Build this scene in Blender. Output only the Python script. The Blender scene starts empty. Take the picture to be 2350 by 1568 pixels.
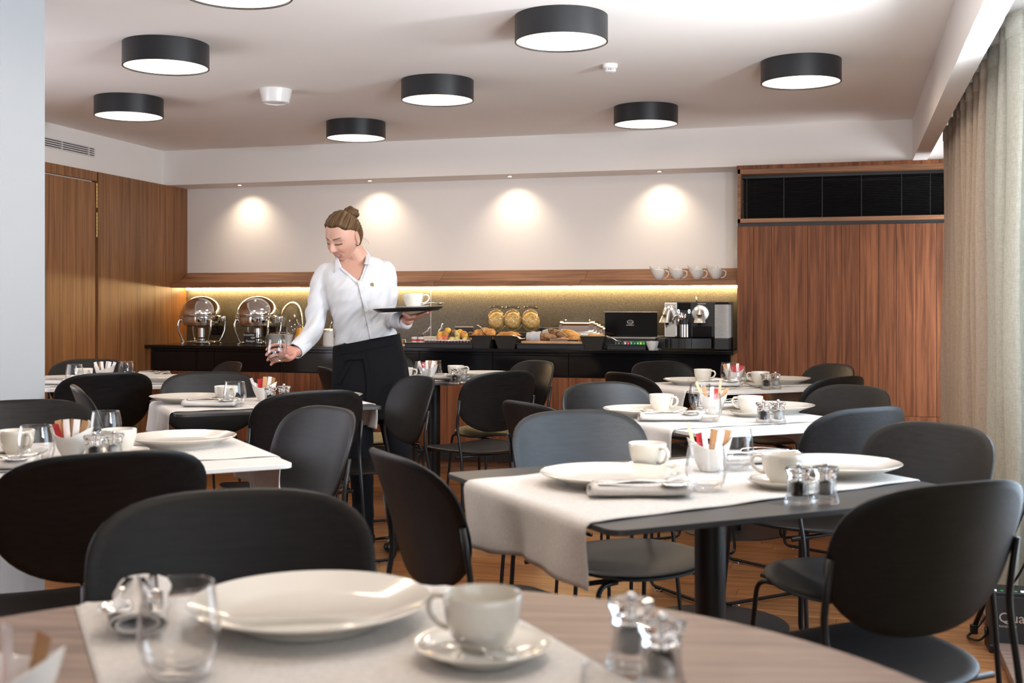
import bpy, bmesh, math, random
from math import sin, cos, pi, radians, sqrt, atan2, exp
from mathutils import Vector, Matrix, noise
random.seed(7)
SC = bpy.context.scene
COL = SC.collection
# ---------------------------------------------------------------- camera
CAM_H = 1.16; FOC = 2650.0; PX = 1175.0; PY = 700.0
YAW = math.atan(771/2650); CS, SN = cos(YAW), sin(YAW)
cam_d = bpy.data.cameras.new('camera'); cam = bpy.data.objects.new('camera', cam_d); COL.objects.link(cam)
cam.location = (0, 0, CAM_H); cam.rotation_euler = (pi/2, 0, YAW)
cam_d.sensor_width = 36; cam_d.lens = 36*FOC/2350; cam_d.shift_y = -(784-PY)/2350
cam_d.clip_start = 0.05
cam_d.dof.use_dof = True; cam_d.dof.focus_distance = 5.3; cam_d.dof.aperture_fstop = 5.0
SC.camera = cam
# ---------------------------------------------------------------- world, light, exposure
W = bpy.data.worlds.new('world'); SC.world = W; W.use_nodes = True
W.node_tree.nodes['Background'].inputs[0].default_value = (0.86, 0.93, 1.0, 1)
W.node_tree.nodes['Background'].inputs[1].default_value = 2.2
SC.view_settings.view_transform = 'Standard'; SC.view_settings.look = 'None'
SC.view_settings.gamma = 1; SC.view_settings.use_curve_mapping = False
SC.view_settings.exposure = 0.08
SC.cycles.use_denoising = True
SC.cycles.max_bounces = 10; SC.cycles.transmission_bounces = 10; SC.cycles.transparent_max_bounces = 12
SC.cycles.sample_clamp_indirect = 4; SC.cycles.caustics_reflective = False; SC.cycles.caustics_refractive = False
SC.cycles.blur_glossy = 0.5
def area(name, loc, target, sx, sy, power, color):
    l = bpy.data.lights.new(name, 'AREA'); l.shape = 'RECTANGLE'; l.size = sx; l.size_y = sy
    l.energy = power; l.color = color
    o = bpy.data.objects.new(name, l); COL.objects.link(o); o.location = loc
    o.rotation_euler = (Vector(target)-Vector(loc)).to_track_quat('-Z', 'Y').to_euler()
    return o
# daylight through the windows on the right, at the far left behind the column, and a little from behind the camera
area('daylight', (0.84, 3.55, 1.25), (-1, 3.55, 1.15), 1.6, 1.5, 42, (0.60, 0.79, 1.0))
area('daylight', (-4.70, 3.35, 1.35), (0, 3.5, 1.2), 3.0, 1.4, 40, (0.84, 0.87, 1.0))
area('daylight', (1.45, 7.2, 1.15), (-0.3, 7.70, 0.55), 0.8, 1.2, 55, (0.90, 0.93, 1.0))
# the photographer's strobe on the stand at the right wall, and an added unseen fill lamp further forward that brightens the ceiling
area('strobe_or_fill', (0.57, 4.10, 1.93), (-1.7, 4.9, 1.98), 0.22, 0.22, 22, (0.92, 0.96, 1.0)).data.spread = radians(125)
area('strobe_or_fill', (0.33, 2.2, 1.40), (-0.75, 3.2, 2.34), 0.6, 0.6, 54, (0.94, 0.96, 1.0)).data.spread = radians(140)
# ---------------------------------------------------------------- placing helpers
def cam_w(X, Z, z): return Vector((X*CS-Z*SN, X*SN+Z*CS, z))
def at(u, v, z):                      # where a sight line meets the height z
    Z = (CAM_H-z)*FOC/(v-PY); return cam_w((u-PX)/FOC*Z, Z, z)
def at_y(u, Y, z):                    # where a sight line meets the plane y = Y
    a = (u-PX)/FOC; Z = Y/(CS+a*SN); return Vector(((-SN+a*CS)*Z, Y, z))
def zy(u, v, Y):
    a = (u-PX)/FOC; Z = Y/(CS+a*SN); return CAM_H+(PY-v)/FOC*Z
# ---------------------------------------------------------------- materials
def new_mat(name):
    m = bpy.data.materials.new(name); m.use_nodes = True
    return m, m.node_tree, m.node_tree.nodes['Principled BSDF']
def mat(name, col, rough=0.5, metal=0.0, spec=0.5, noise_scale=0, var=0.12, bump=0.0, coat=0, sheen=0, emit=None, es=0, trans=0, ior=1.45, sub=0):
    m, t, b = new_mat(name)
    c = (col[0], col[1], col[2], 1)
    b.inputs['Base Color'].default_value = c; b.inputs['Roughness'].default_value = rough
    b.inputs['Metallic'].default_value = metal; b.inputs['Specular IOR Level'].default_value = spec
    b.inputs['Coat Weight'].default_value = coat; b.inputs['Sheen Weight'].default_value = sheen
    b.inputs['Transmission Weight'].default_value = trans; b.inputs['IOR'].default_value = ior
    if sub:
        b.inputs['Subsurface Weight'].default_value = sub; b.inputs['Subsurface Radius'].default_value = (.012, .005, .003); b.inputs['Subsurface Scale'].default_value = 1
    if emit: b.inputs['Emission Color'].default_value = (*emit, 1); b.inputs['Emission Strength'].default_value = es
    if noise_scale:
        tc = t.nodes.new('ShaderNodeTexCoord'); n = t.nodes.new('ShaderNodeTexNoise'); n.inputs['Scale'].default_value = noise_scale; n.inputs['Detail'].default_value = 4
        t.links.new(tc.outputs['Object'], n.inputs['Vector'])
        r = t.nodes.new('ShaderNodeValToRGB'); r.color_ramp.elements[0].position = .3; r.color_ramp.elements[1].position = .7
        r.color_ramp.elements[0].color = tuple(x*(1-var) for x in col)+(1,); r.color_ramp.elements[1].color = tuple(min(1, x*(1+var)) for x in col)+(1,)
        t.links.new(n.outputs['Fac'], r.inputs['Fac']); t.links.new(r.outputs['Color'], b.inputs['Base Color'])
        if bump:
            bp = t.nodes.new('ShaderNodeBump'); bp.inputs['Strength'].default_value = bump; bp.inputs['Distance'].default_value = 0.002
            t.links.new(n.outputs['Fac'], bp.inputs['Height']); t.links.new(bp.outputs['Normal'], b.inputs['Normal'])
    return m
def wood(name, dark, light, scale, rough=0.45, axis=(14, 14, 0.8), bump=0.15, spec=0.4, rnd=True, coord='Object'):
    """streaky veneer: grain runs along the axis with the small scale"""
    m, t, b = new_mat(name)
    tc = t.nodes.new('ShaderNodeTexCoord'); mp = t.nodes.new('ShaderNodeMapping'); mp.inputs['Scale'].default_value = axis
    add = t.nodes.new('ShaderNodeVectorMath'); add.operation = 'ADD'
    oi = t.nodes.new('ShaderNodeObjectInfo'); mul = t.nodes.new('ShaderNodeMath'); mul.operation = 'MULTIPLY'; mul.inputs[1].default_value = 30 if rnd else 0
    t.links.new(oi.outputs['Random'], mul.inputs[0]); t.links.new(mul.outputs[0], add.inputs[1])
    t.links.new(tc.outputs[coord], mp.inputs['Vector']); t.links.new(mp.outputs[0], add.inputs[0])
    n1 = t.nodes.new('ShaderNodeTexNoise'); n1.inputs['Scale'].default_value = scale; n1.inputs['Detail'].default_value = 6; n1.inputs['Distortion'].default_value = .6
    n2 = t.nodes.new('ShaderNodeTexNoise'); n2.inputs['Scale'].default_value = scale*5; n2.inputs['Detail'].default_value = 3
    t.links.new(add.outputs[0], n1.inputs['Vector']); t.links.new(add.outputs[0], n2.inputs['Vector'])
    r = t.nodes.new('ShaderNodeValToRGB'); e = r.color_ramp.elements
    e[0].position = .33; e[0].color = (*dark, 1); e[1].position = .62; e[1].color = (*light, 1)
    t.links.new(n1.outputs['Fac'], r.inputs['Fac'])
    mx = t.nodes.new('ShaderNodeMixRGB'); mx.blend_type = 'MULTIPLY'; mx.inputs['Fac'].default_value = .35
    r2 = t.nodes.new('ShaderNodeValToRGB'); r2.color_ramp.elements[0].position = .35; r2.color_ramp.elements[0].color = (.55, .5, .48, 1); r2.color_ramp.elements[1].position = .6
    t.links.new(n2.outputs['Fac'], r2.inputs['Fac']); t.links.new(r.outputs[0], mx.inputs[1]); t.links.new(r2.outputs[0], mx.inputs[2])
    src = mx.outputs[0]
    if rnd:
        hv = t.nodes.new('ShaderNodeHueSaturation'); mr = t.nodes.new('ShaderNodeMapRange'); mr.inputs['To Min'].default_value = .88; mr.inputs['To Max'].default_value = 1.1
        t.links.new(oi.outputs['Random'], mr.inputs['Value']); t.links.new(mr.outputs[0], hv.inputs['Value']); t.links.new(src, hv.inputs['Color']); src = hv.outputs[0]
    t.links.new(src, b.inputs['Base Color'])
    b.inputs['Roughness'].default_value = rough; b.inputs['Specular IOR Level'].default_value = spec
    bp = t.nodes.new('ShaderNodeBump'); bp.inputs['Strength'].default_value = bump; bp.inputs['Distance'].default_value = .001
    t.links.new(n2.outputs['Fac'], bp.inputs['Height']); t.links.new(bp.outputs[0], b.inputs['Normal'])
    return m
def linen(name, col, rough=.9, scale=260, bump=.25, trans=0, wr=0):
    m, t, b = new_mat(name)
    tc = t.nodes.new('ShaderNodeTexCoord'); mp = t.nodes.new('ShaderNodeMapping'); mp.inputs['Scale'].default_value = (1, 1, .25)
    n = t.nodes.new('ShaderNodeTexNoise'); n.inputs['Scale'].default_value = scale; n.inputs['Detail'].default_value = 2
    mp2 = t.nodes.new('ShaderNodeMapping'); mp2.inputs['Scale'].default_value = (.3, .3, 2)
    n2 = t.nodes.new('ShaderNodeTexNoise'); n2.inputs['Scale'].default_value = scale*.8; n2.inputs['Detail'].default_value = 2
    t.links.new(tc.outputs['Object'], mp.inputs[0]); t.links.new(mp.outputs[0], n.inputs['Vector'])
    t.links.new(tc.outputs['Object'], mp2.inputs[0]); t.links.new(mp2.outputs[0], n2.inputs['Vector'])
    a = t.nodes.new('ShaderNodeMath'); a.operation = 'ADD'; t.links.new(n.outputs['Fac'], a.inputs[0]); t.links.new(n2.outputs['Fac'], a.inputs[1])
    r = t.nodes.new('ShaderNodeValToRGB'); r.color_ramp.elements[0].position = .38; r.color_ramp.elements[1].position = .62
    h = t.nodes.new('ShaderNodeMath'); h.operation = 'MULTIPLY'; h.inputs[1].default_value = .5; t.links.new(a.outputs[0], h.inputs[0])
    r.color_ramp.elements[0].color = tuple(x*.86 for x in col)+(1,); r.color_ramp.elements[1].color = tuple(min(1, x*1.06) for x in col)+(1,)
    t.links.new(h.outputs[0], r.inputs[0]); t.links.new(r.outputs[0], b.inputs['Base Color'])
    b.inputs['Roughness'].default_value = rough; b.inputs['Sheen Weight'].default_value = .15; b.inputs['Specular IOR Level'].default_value = .15
    bp = t.nodes.new('ShaderNodeBump'); bp.inputs['Strength'].default_value = bump; bp.inputs['Distance'].default_value = .001
    t.links.new(h.outputs[0], bp.inputs['Height']); t.links.new(bp.outputs[0], b.inputs['Normal'])
    if trans:
        tr = t.nodes.new('ShaderNodeBsdfTranslucent'); mx = t.nodes.new('ShaderNodeMixShader'); mx.inputs[0].default_value = trans
        t.links.new(r.outputs[0], tr.inputs['Color']); out = t.nodes['Material Output']
        t.links.new(b.outputs[0], mx.inputs[1]); t.links.new(tr.outputs[0], mx.inputs[2]); t.links.new(mx.outputs[0], out.inputs['Surface'])
    return m
M = {}
M['white_paint'] = mat('white_paint', (.83, .785, .745), .75, noise_scale=3, var=.012)
M['ceiling_paint'] = mat('ceiling_paint', (.88, .83, .785), .8, noise_scale=2, var=.012)
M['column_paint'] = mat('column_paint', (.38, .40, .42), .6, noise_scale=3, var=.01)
M['walnut'] = wood('walnut', (.115, .040, .017), (.255, .094, .040), 2.2, .5, (18, 18, .7), spec=.22)
M['walnut_left'] = wood('walnut_left', (.17, .070, .026), (.32, .142, .052), 2.0, .42, (20, 20, .6))
M['walnut_flat'] = wood('walnut_flat', (.16, .07, .03), (.34, .16, .075), 2.2, .42, (.8, 18, 18))
M['floor_wood'] = wood('floor_wood', (.21, .085, .028), (.41, .18, .068), 1.8, .30, (1.1, 22, 22), bump=.1, spec=.5)
M['table_wood'] = wood('table_wood', (.165, .105, .08), (.275, .185, .14), 1.6, .38, (2.2, 26, 20), rnd=False, bump=.05)
M['stained_ash'] = wood('stained_ash', (.003, .003, .0033), (.0075, .0072, .0072), 3.0, .40, (3, 40, 40), bump=.4, spec=.30, rnd=False)
M['black_steel'] = mat('black_steel', (.012, .012, .013), .35, .3)
M['lamp_black'] = mat('lamp_black', (.014, .0145, .016), .38, spec=.5, noise_scale=60, var=.08)
M['granite'] = mat('granite', (.006, .006, .0065), .12, spec=.5, noise_scale=300, var=.5)
M['black_gloss'] = mat('black_gloss', (.005, .005, .006), .09, spec=.5)
M['black_matt'] = mat('black_matt', (.018, .018, .019), .45, noise_scale=80, var=.1)
M['dark_laminate'] = mat('dark_laminate', (.034, .033, .034), .42, noise_scale=150, var=.06)
M['white_laminate'] = mat('white_laminate', (.70, .685, .67), .35, noise_scale=20, var=.01)
M['white_linen'] = linen('white_linen', (.62, .585, .55), scale=500, bump=.12)
M['porcelain'] = mat('porcelain', (.66, .62, .55), .13, coat=.6)
M['porcelain_white'] = mat('porcelain_white', (.74, .72, .69), .16, coat=.5)
def clear_glass(name, k, ior, tint=(1, 1, 1)):
    m = bpy.data.materials.new(name); m.use_nodes = True; t = m.node_tree; t.nodes.clear()
    out = t.nodes.new('ShaderNodeOutputMaterial'); tr = t.nodes.new('ShaderNodeBsdfTransparent'); tr.inputs[0].default_value = (*tint, 1)
    gl = t.nodes.new('ShaderNodeBsdfGlass'); gl.inputs['IOR'].default_value = ior; gl.inputs['Roughness'].default_value = 0
    gs_ = t.nodes.new('ShaderNodeBsdfGlossy'); gs_.inputs['Roughness'].default_value = .02; lw = t.nodes.new('ShaderNodeLayerWeight'); pw = t.nodes.new('ShaderNodeMath'); pw.operation = 'POWER'; pw.inputs[1].default_value = 2.6; t.links.new(lw.outputs['Facing'], pw.inputs[0]); fr = t.nodes.new('ShaderNodeMath'); fr.operation = 'MULTIPLY_ADD'; fr.inputs[1].default_value = .8; fr.inputs[2].default_value = .035; t.links.new(pw.outputs[0], fr.inputs[0])
    m1 = t.nodes.new('ShaderNodeMixShader'); m2 = t.nodes.new('ShaderNodeMixShader'); m2.inputs[0].default_value = k
    t.links.new(fr.outputs[0], m1.inputs[0]); t.links.new(tr.outputs[0], m1.inputs[1]); t.links.new(gs_.outputs[0], m1.inputs[2])
    t.links.new(tr.outputs[0] if k > .3 else m1.outputs[0], m2.inputs[1]); t.links.new(gl.outputs[0], m2.inputs[2]); t.links.new(m2.outputs[0], out.inputs[0]); M[name] = m
clear_glass('glass', 0, 1.45); clear_glass('acrylic', 1, 1.47); clear_glass('jar_glass', 0, 1.45); clear_glass('window_glass', 0, 1.45); clear_glass('base_glass', .45, 1.45)
M['chrome'] = mat('chrome', (.86, .85, .83), .06, 1)
M['steel'] = mat('steel', (.62, .61, .60), .22, 1)
M['silver_satin'] = mat('silver_satin', (.66, .64, .60), .34, .9)
M['brass'] = mat('brass', (.80, .58, .22), .25, 1)
M['pepper'] = mat('pepper', (.02, .016, .014), .8, noise_scale=600, var=.6)
M['salt'] = mat('salt', (.86, .85, .83), .8)
M['paper_white'] = mat('paper_white', (.84, .82, .80), .7)
M['paper_brown'] = mat('paper_brown', (.48, .27, .13), .75)
M['paper_red'] = mat('paper_red', (.50, .02, .025), .6)
M['lip_wood'] = mat('lip_wood', (.62, .43, .26), .6)
M['curtain'] = linen('curtain', (.56, .455, .355), scale=170, bump=.35, trans=.10)
M['curtain_pale'] = linen('curtain_pale', (.72, .70, .61), scale=170, bump=.3, trans=.4)
M['sheer'] = linen('sheer', (.90, .90, .88), scale=300, bump=.1, trans=.6)
M['pvc_black'] = mat('pvc_black', (.01, .01, .011), .4)
M['orange_juice'] = mat('orange_juice', (.90, .42, .01), .3, emit=None)
M['diffuser'] = mat('diffuser', (.9, .85, .8), .5, emit=(1.0, .86, .68), es=2.6)
M['led'] = mat('led', (1, .8, .5), .5, emit=(1.0, .70, .32), es=75)
M['spot_bulb'] = mat('spot_bulb', (1, .9, .7), .5, emit=(1.0, .82, .55), es=25)
M['button_glow'] = mat('button_glow', (1, 1, 1), .5, emit=(.8, .9, 1), es=2.5)
M['cloth_white'] = mat('cloth_white', (.56, .57, .60), .85, noise_scale=400, var=.02, bump=.06, sheen=.1, spec=.2)
M['apron_cloth'] = mat('apron_cloth', (.006, .006, .0075), .85, noise_scale=300, var=.2, bump=.1, sheen=.02, spec=.12)
M['trouser_cloth'] = mat('trouser_cloth', (.006, .0065, .009), .85, noise_scale=200, var=.2, sheen=.02, spec=.12)
M['shoe_leather'] = mat('shoe_leather', (.01, .01, .01), .3)
# speckled stone backsplash
m, t, b = new_mat('speckled_stone'); M['speckled_stone'] = m
tc = t.nodes.new('ShaderNodeTexCoord'); vo = t.nodes.new('ShaderNodeTexNoise'); vo.inputs['Scale'].default_value = 420; vo.inputs['Detail'].default_value = 1
t.links.new(tc.outputs['Object'], vo.inputs['Vector'])
r = t.nodes.new('ShaderNodeValToRGB'); r.color_ramp.elements[0].position = .52; r.color_ramp.elements[0].color = (.030, .028, .024, 1)
r.color_ramp.elements[1].position = .74; r.color_ramp.elements[1].color = (.55, .48, .34, 1)
t.links.new(vo.outputs['Fac'], r.inputs[0]); t.links.new(r.outputs[0], b.inputs['Base Color']); b.inputs['Roughness'].default_value = .38
# basket weave
m, t, b = new_mat('dark_weave'); M['dark_weave'] = m
tc = t.nodes.new('ShaderNodeTexCoord'); vo = t.nodes.new('ShaderNodeTexChecker'); vo.inputs['Scale'].default_value = 220
vo.inputs['Color1'].default_value = (.012, .011, .01, 1); vo.inputs['Color2'].default_value = (.05, .042, .035, 1)
t.links.new(tc.outputs['Object'], vo.inputs['Vector']); t.links.new(vo.outputs[0], b.inputs['Base Color']); b.inputs['Roughness'].default_value = .5
def vcol_mat(name, rough, sub=0, spec=.4, bumpscale=0, coat=0):
    m, t, b = new_mat(name); a = t.nodes.new('ShaderNodeVertexColor'); a.layer_name = 'col'
    t.links.new(a.outputs['Color'], b.inputs['Base Color']); b.inputs['Roughness'].default_value = rough; b.inputs['Specular IOR Level'].default_value = spec
    if sub: b.inputs['Subsurface Weight'].default_value = sub; b.inputs['Subsurface Radius'].default_value = (1, .4, .25); b.inputs['Subsurface Scale'].default_value = .006
    M[name] = m
vcol_mat('skin', .46, .12, .35)
# hair
m, t, b = new_mat('hair'); M['hair'] = m
tc = t.nodes.new('ShaderNodeAttribute'); tc.attribute_name = 'strand'
n1 = t.nodes.new('ShaderNodeTexNoise'); n1.inputs['Scale'].default_value = 1.3; n1.inputs['Detail'].default_value = 4
r = t.nodes.new('ShaderNodeValToRGB'); r.color_ramp.elements[0].position = .36; r.color_ramp.elements[0].color = (.022, .011, .005, 1); r.color_ramp.elements[1].position = .72; r.color_ramp.elements[1].color = (.17, .092, .038, 1)
t.links.new(tc.outputs['Vector'], n1.inputs['Vector']); t.links.new(n1.outputs[0], r.inputs[0]); t.links.new(r.outputs[0], b.inputs['Base Color'])
bp = t.nodes.new('ShaderNodeBump'); bp.inputs['Strength'].default_value = .6; bp.inputs['Distance'].default_value = .002
t.links.new(n1.outputs[0], bp.inputs['Height']); t.links.new(bp.outputs[0], b.inputs['Normal']); b.inputs['Roughness'].default_value = .55; b.inputs['Specular IOR Level'].default_value = .22
# food
def food(name, c1, c2, sc, rough=.6, bump=.3):
    m, t, b = new_mat(name); tc = t.nodes.new('ShaderNodeTexCoord'); n = t.nodes.new('ShaderNodeTexNoise'); n.inputs['Scale'].default_value = sc; n.inputs['Detail'].default_value = 5
    r = t.nodes.new('ShaderNodeValToRGB'); r.color_ramp.elements[0].position = .38; r.color_ramp.elements[0].color = (*c1, 1); r.color_ramp.elements[1].position = .62; r.color_ramp.elements[1].color = (*c2, 1)
    t.links.new(tc.outputs['Object'], n.inputs[0]); t.links.new(n.outputs[0], r.inputs[0]); t.links.new(r.outputs[0], b.inputs['Base Color']); b.inputs['Roughness'].default_value = rough
    bp = t.nodes.new('ShaderNodeBump'); bp.inputs['Strength'].default_value = bump; bp.inputs['Distance'].default_value = .003
    t.links.new(n.outputs[0], bp.inputs['Height']); t.links.new(bp.outputs[0], b.inputs['Normal']); M[name] = m
food('crust_gold', (.42, .17, .035), (.74, .40, .13), 18)
food('crust_brown', (.13, .055, .02), (.42, .23, .10), 40)
food('crust_dark', (.075, .035, .015), (.33, .17, .07), 55)
food('cereal', (.55, .30, .07), (.92, .68, .28), 90, .8, .6)
food('fruit_yellow', (.75, .35, .02), (.90, .58, .08), 14, .35, .05)
food('fruit_pale', (.55, .50, .15), (.80, .70, .30), 14, .35, .05)
food('fruit_red', (.50, .10, .04), (.80, .30, .16), 14, .35, .05)
food('fruit_purple', (.035, .012, .018), (.10, .04, .05), 20, .3, .05)
food('fruit_kiwi', (.22, .12, .04), (.38, .24, .09), 60, .8, .2)
food('bamboo', (.52, .26, .12), (.70, .40, .20), 9, .5, .05)
# ---------------------------------------------------------------- mesh helpers
class G:
    """collects shapes for ONE mesh object"""
    def __init__(s): s.v = []; s.f = []; s.m = []; s.mi = 0; s.T = Matrix()
    def add(s, vs, fs):
        o = len(s.v); s.v += [tuple(s.T @ Vector(p)) for p in vs]; s.f += [tuple(i+o for i in f) for f in fs]; s.m += [s.mi]*len(fs)
        return s
    def box(s, x0, y0, z0, x1, y1, z1):
        v = [(x0, y0, z0), (x1, y0, z0), (x1, y1, z0), (x0, y1, z0), (x0, y0, z1), (x1, y0, z1), (x1, y1, z1), (x0, y1, z1)]
        return s.add(v, [(0, 3, 2, 1), (4, 5, 6, 7), (0, 1, 5, 4), (1, 2, 6, 5), (2, 3, 7, 6), (3, 0, 4, 7)])
    def rbox(s, x0, y0, z0, x1, y1, z1, r=.003):
        """box with chamfered edges"""
        bm = bmesh.new(); bmesh.ops.create_cube(bm, size=1)
        for q in bm.verts: q.co = Vector(((x0+x1)/2+q.co.x*(x1-x0), (y0+y1)/2+q.co.y*(y1-y0), (z0+z1)/2+q.co.z*(z1-z0)))
        bmesh.ops.bevel(bm, geom=list(bm.edges), offset=r, segments=2, affect='EDGES', profile=.5)
        bm.verts.ensure_lookup_table(); vs = [tuple(q.co) for q in bm.verts]; fs = [tuple(q.index for q in f.verts) for f in bm.faces]; bm.free()
        return s.add(vs, fs)
    def lathe(s, prof, seg=32, c=(0, 0, 0), closed=False, wob=None):
        vs = []; fs = []; n = len(prof)
        for i in range(seg):
            a = 2*pi*i/seg; k = wob(a) if wob else 1
            for rr, z in prof: vs.append((c[0]+rr*k*cos(a), c[1]+rr*k*sin(a), c[2]+z))
        for i in range(seg):
            j = (i+1) % seg
            for k in range(n-1 if not closed else n):
                k2 = (k+1) % n; a, b_, c_, d = i*n+k, j*n+k, j*n+k2, i*n+k2
                if prof[k][0] < 1e-6 and prof[k2][0] < 1e-6: continue
                fs.append((a, b_, c_, d))
        return s.add(vs, fs)
    def tube(s, pts, r, seg=8, closed=False, caps=True, flat=1.0, up=None):
        P = [Vector(p) for p in pts]; n = len(P); R = r if isinstance(r, (list, tuple)) else [r]*n
        vs = []; fs = []; prev = None
        for i in range(n):
            if closed: t_ = (P[(i+1) % n]-P[i-1]).normalized()
            else: t_ = (P[min(i+1, n-1)]-P[max(i-1, 0)]).normalized()
            if prev is None:
                a = up if up else (Vector((0, 0, 1)) if abs(t_.z) < .9 else Vector((1, 0, 0)))
                nn = (Vector(a)-t_*Vector(a).dot(t_)).normalized()
            else: nn = (prev-t_*prev.dot(t_)).normalized()
            prev = nn; bb = t_.cross(nn)
            for k in range(seg):
                a = 2*pi*k/seg; vs.append(tuple(P[i]+nn*cos(a)*R[i]*flat+bb*sin(a)*R[i]))
        for i in range(n if closed else n-1):
            j = (i+1) % n
            for k in range(seg):
                k2 = (k+1) % seg; fs.append((i*seg+k, i*seg+k2, j*seg+k2, j*seg+k))
        if caps and not closed:
            fs.append(tuple(range(seg-1, -1, -1))); fs.append(tuple((n-1)*seg+k for k in range(seg)))
        return s.add(vs, fs)
    def prism(s, poly, z0, z1):
        n = len(poly); vs = [(x, y, z0) for x, y in poly]+[(x, y, z1) for x, y in poly]
        fs = [tuple(range(n-1, -1, -1)), tuple(range(n, 2*n))]+[(i, (i+1) % n, n+(i+1) % n, n+i) for i in range(n)]
        return s.add(vs, fs)
    def ball(s, c, rx, ry=None, rz=None, seg=16, rings=10, fn=None):
        ry = ry or rx; rz = rz or rx; vs = []; fs = []
        for i in range(rings+1):
            ph = pi*i/rings
            for k in range(seg):
                a = 2*pi*k/seg; d = Vector((sin(ph)*cos(a), sin(ph)*sin(a), cos(ph))); q = fn(d) if fn else 1
                vs.append((c[0]+rx*d.x*q, c[1]+ry*d.y*q, c[2]+rz*d.z*q))
        for i in range(rings):
            for k in range(seg):
                k2 = (k+1) % seg; fs.append((i*seg+k, (i+1)*seg+k, (i+1)*seg+k2, i*seg+k2))
        return s.add(vs, fs)
    def grid(s, fn, nu, nv):
        vs = [fn(i/nu, j/nv) for i in range(nu+1) for j in range(nv+1)]
        return s.add(vs, [(i*(nv+1)+j, (i+1)*(nv+1)+j, (i+1)*(nv+1)+j+1, i*(nv+1)+j+1) for i in range(nu) for j in range(nv)])
    def mesh(s, name, mats, smooth=False, merge=False):
        me = bpy.data.meshes.new(name); me.from_pydata(s.v, [], s.f)
        for q in (mats if isinstance(mats, (list, tuple)) else [mats]): me.materials.append(q if not isinstance(q, str) else M[q])
        for p, i in zip(me.polygons, s.m): p.material_index = i
        if merge:
            bm = bmesh.new(); bm.from_mesh(me); bmesh.ops.remove_doubles(bm, verts=bm.verts, dist=1e-5); bmesh.ops.recalc_face_normals(bm, faces=bm.faces); bm.to_mesh(me); bm.free()
        if smooth:
            me.polygons.foreach_set('use_smooth', [True]*len(me.polygons))
            if smooth is not True: me.set_sharp_from_angle(angle=radians(smooth))
        me.update(); return me
    def obj(s, name, mats, parent=None, smooth=False, merge=False):
        return link(name, s.mesh(name, mats, smooth, merge), parent)
def link(name, me, parent=None):
    o = bpy.data.objects.new(name, me); COL.objects.link(o)
    if parent: o.parent = parent
    return o
def tag(o, label=None, cat=None, group=None, kind=None):
    if label: o['label'] = label
    if cat: o['category'] = cat
    if group: o['group'] = group
    if kind: o['kind'] = kind
    return o
def empty(name, loc=(0, 0, 0), rz=0, label=None, cat=None, group=None):
    o = bpy.data.objects.new(name, None); COL.objects.link(o); o.location = loc; o.rotation_euler = (0, 0, rz); o.empty_display_size = .1
    return tag(o, label, cat, group)
def kids(o): return [c for c in bpy.data.objects if c.parent == o]
KID = {}
def dup(o, loc, rz=0, label=None, group=None, rot=None, scale=None, cat=None):
    if o.name not in KID: KID[o.name] = [(c, [g for g in kids(c)]) for c in kids(o)]
    r_ = o.copy(); COL.objects.link(r_); r_.location = loc; r_.rotation_euler = rot or (0, 0, rz)
    if scale: r_.scale = scale
    if label: r_['label'] = label
    if group: r_['group'] = group
    for c, gs in KID[o.name]:
        q = c.copy(); COL.objects.link(q); q.parent = r_
        for g in gs: h = g.copy(); COL.objects.link(h); h.parent = q
    return r_
class Proto:
    """first placement moves the original, later ones copy it"""
    def __init__(s, o): s.o = o; s.used = False
    def put(s, loc, rz=0, label=None, group=None, rot=None, scale=None):
        if not s.used:
            s.used = True; o = s.o
            if o.name not in KID: KID[o.name] = [(c, [g for g in kids(c)]) for c in kids(o)]
            o.location = loc; o.rotation_euler = rot or (0, 0, rz)
            if scale: o.scale = scale
            if label: o['label'] = label
            if group: o['group'] = group
            return o
        return dup(s.o, loc, rz, label, group, rot, scale)
def text_mesh(txt, size, mat_, name, ext=.0004, shear=0, space=1):
    cu = bpy.data.curves.new(name, 'FONT'); cu.body = txt; cu.size = size; cu.extrude = ext; cu.align_x = 'CENTER'; cu.shear = shear; cu.resolution_u = 3; cu.space_line = space
    o = bpy.data.objects.new(name, cu); COL.objects.link(o); dg = bpy.context.evaluated_depsgraph_get(); me = bpy.data.meshes.new_from_object(o.evaluated_get(dg))
    bpy.data.objects.remove(o); me.materials.clear(); me.materials.append(M[mat_]); me.name = name
    return me
def rrect(w, h, r, n=6):
    out = []
    for cx, cy, a0 in ((w/2-r, h/2-r, 0), (-w/2+r, h/2-r, pi/2), (-w/2+r, -h/2+r, pi), (w/2-r, -h/2+r, 1.5*pi)):
        for i in range(n+1): a = a0+pi/2*i/n; out.append((cx+r*cos(a), cy+r*sin(a)))
    return out
def remeshed(g, voxel, smooth_it=4, fac=.5):
    me = g.mesh('tmp', 'white_paint'); o = bpy.data.objects.new('tmp', me); COL.objects.link(o)
    r_ = o.modifiers.new('r', 'REMESH'); r_.mode = 'VOXEL'; r_.voxel_size = voxel; r_.use_smooth_shade = True
    if smooth_it: s_ = o.modifiers.new('s', 'SMOOTH'); s_.iterations = smooth_it; s_.factor = fac
    dg = bpy.context.evaluated_depsgraph_get(); out = bpy.data.meshes.new_from_object(o.evaluated_get(dg)); bpy.data.objects.remove(o); bpy.data.meshes.remove(me)
    out.materials.clear(); out.polygons.foreach_set('use_smooth', [True]*len(out.polygons)); return out
def struct(o): o['kind'] = 'structure'; return o

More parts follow.
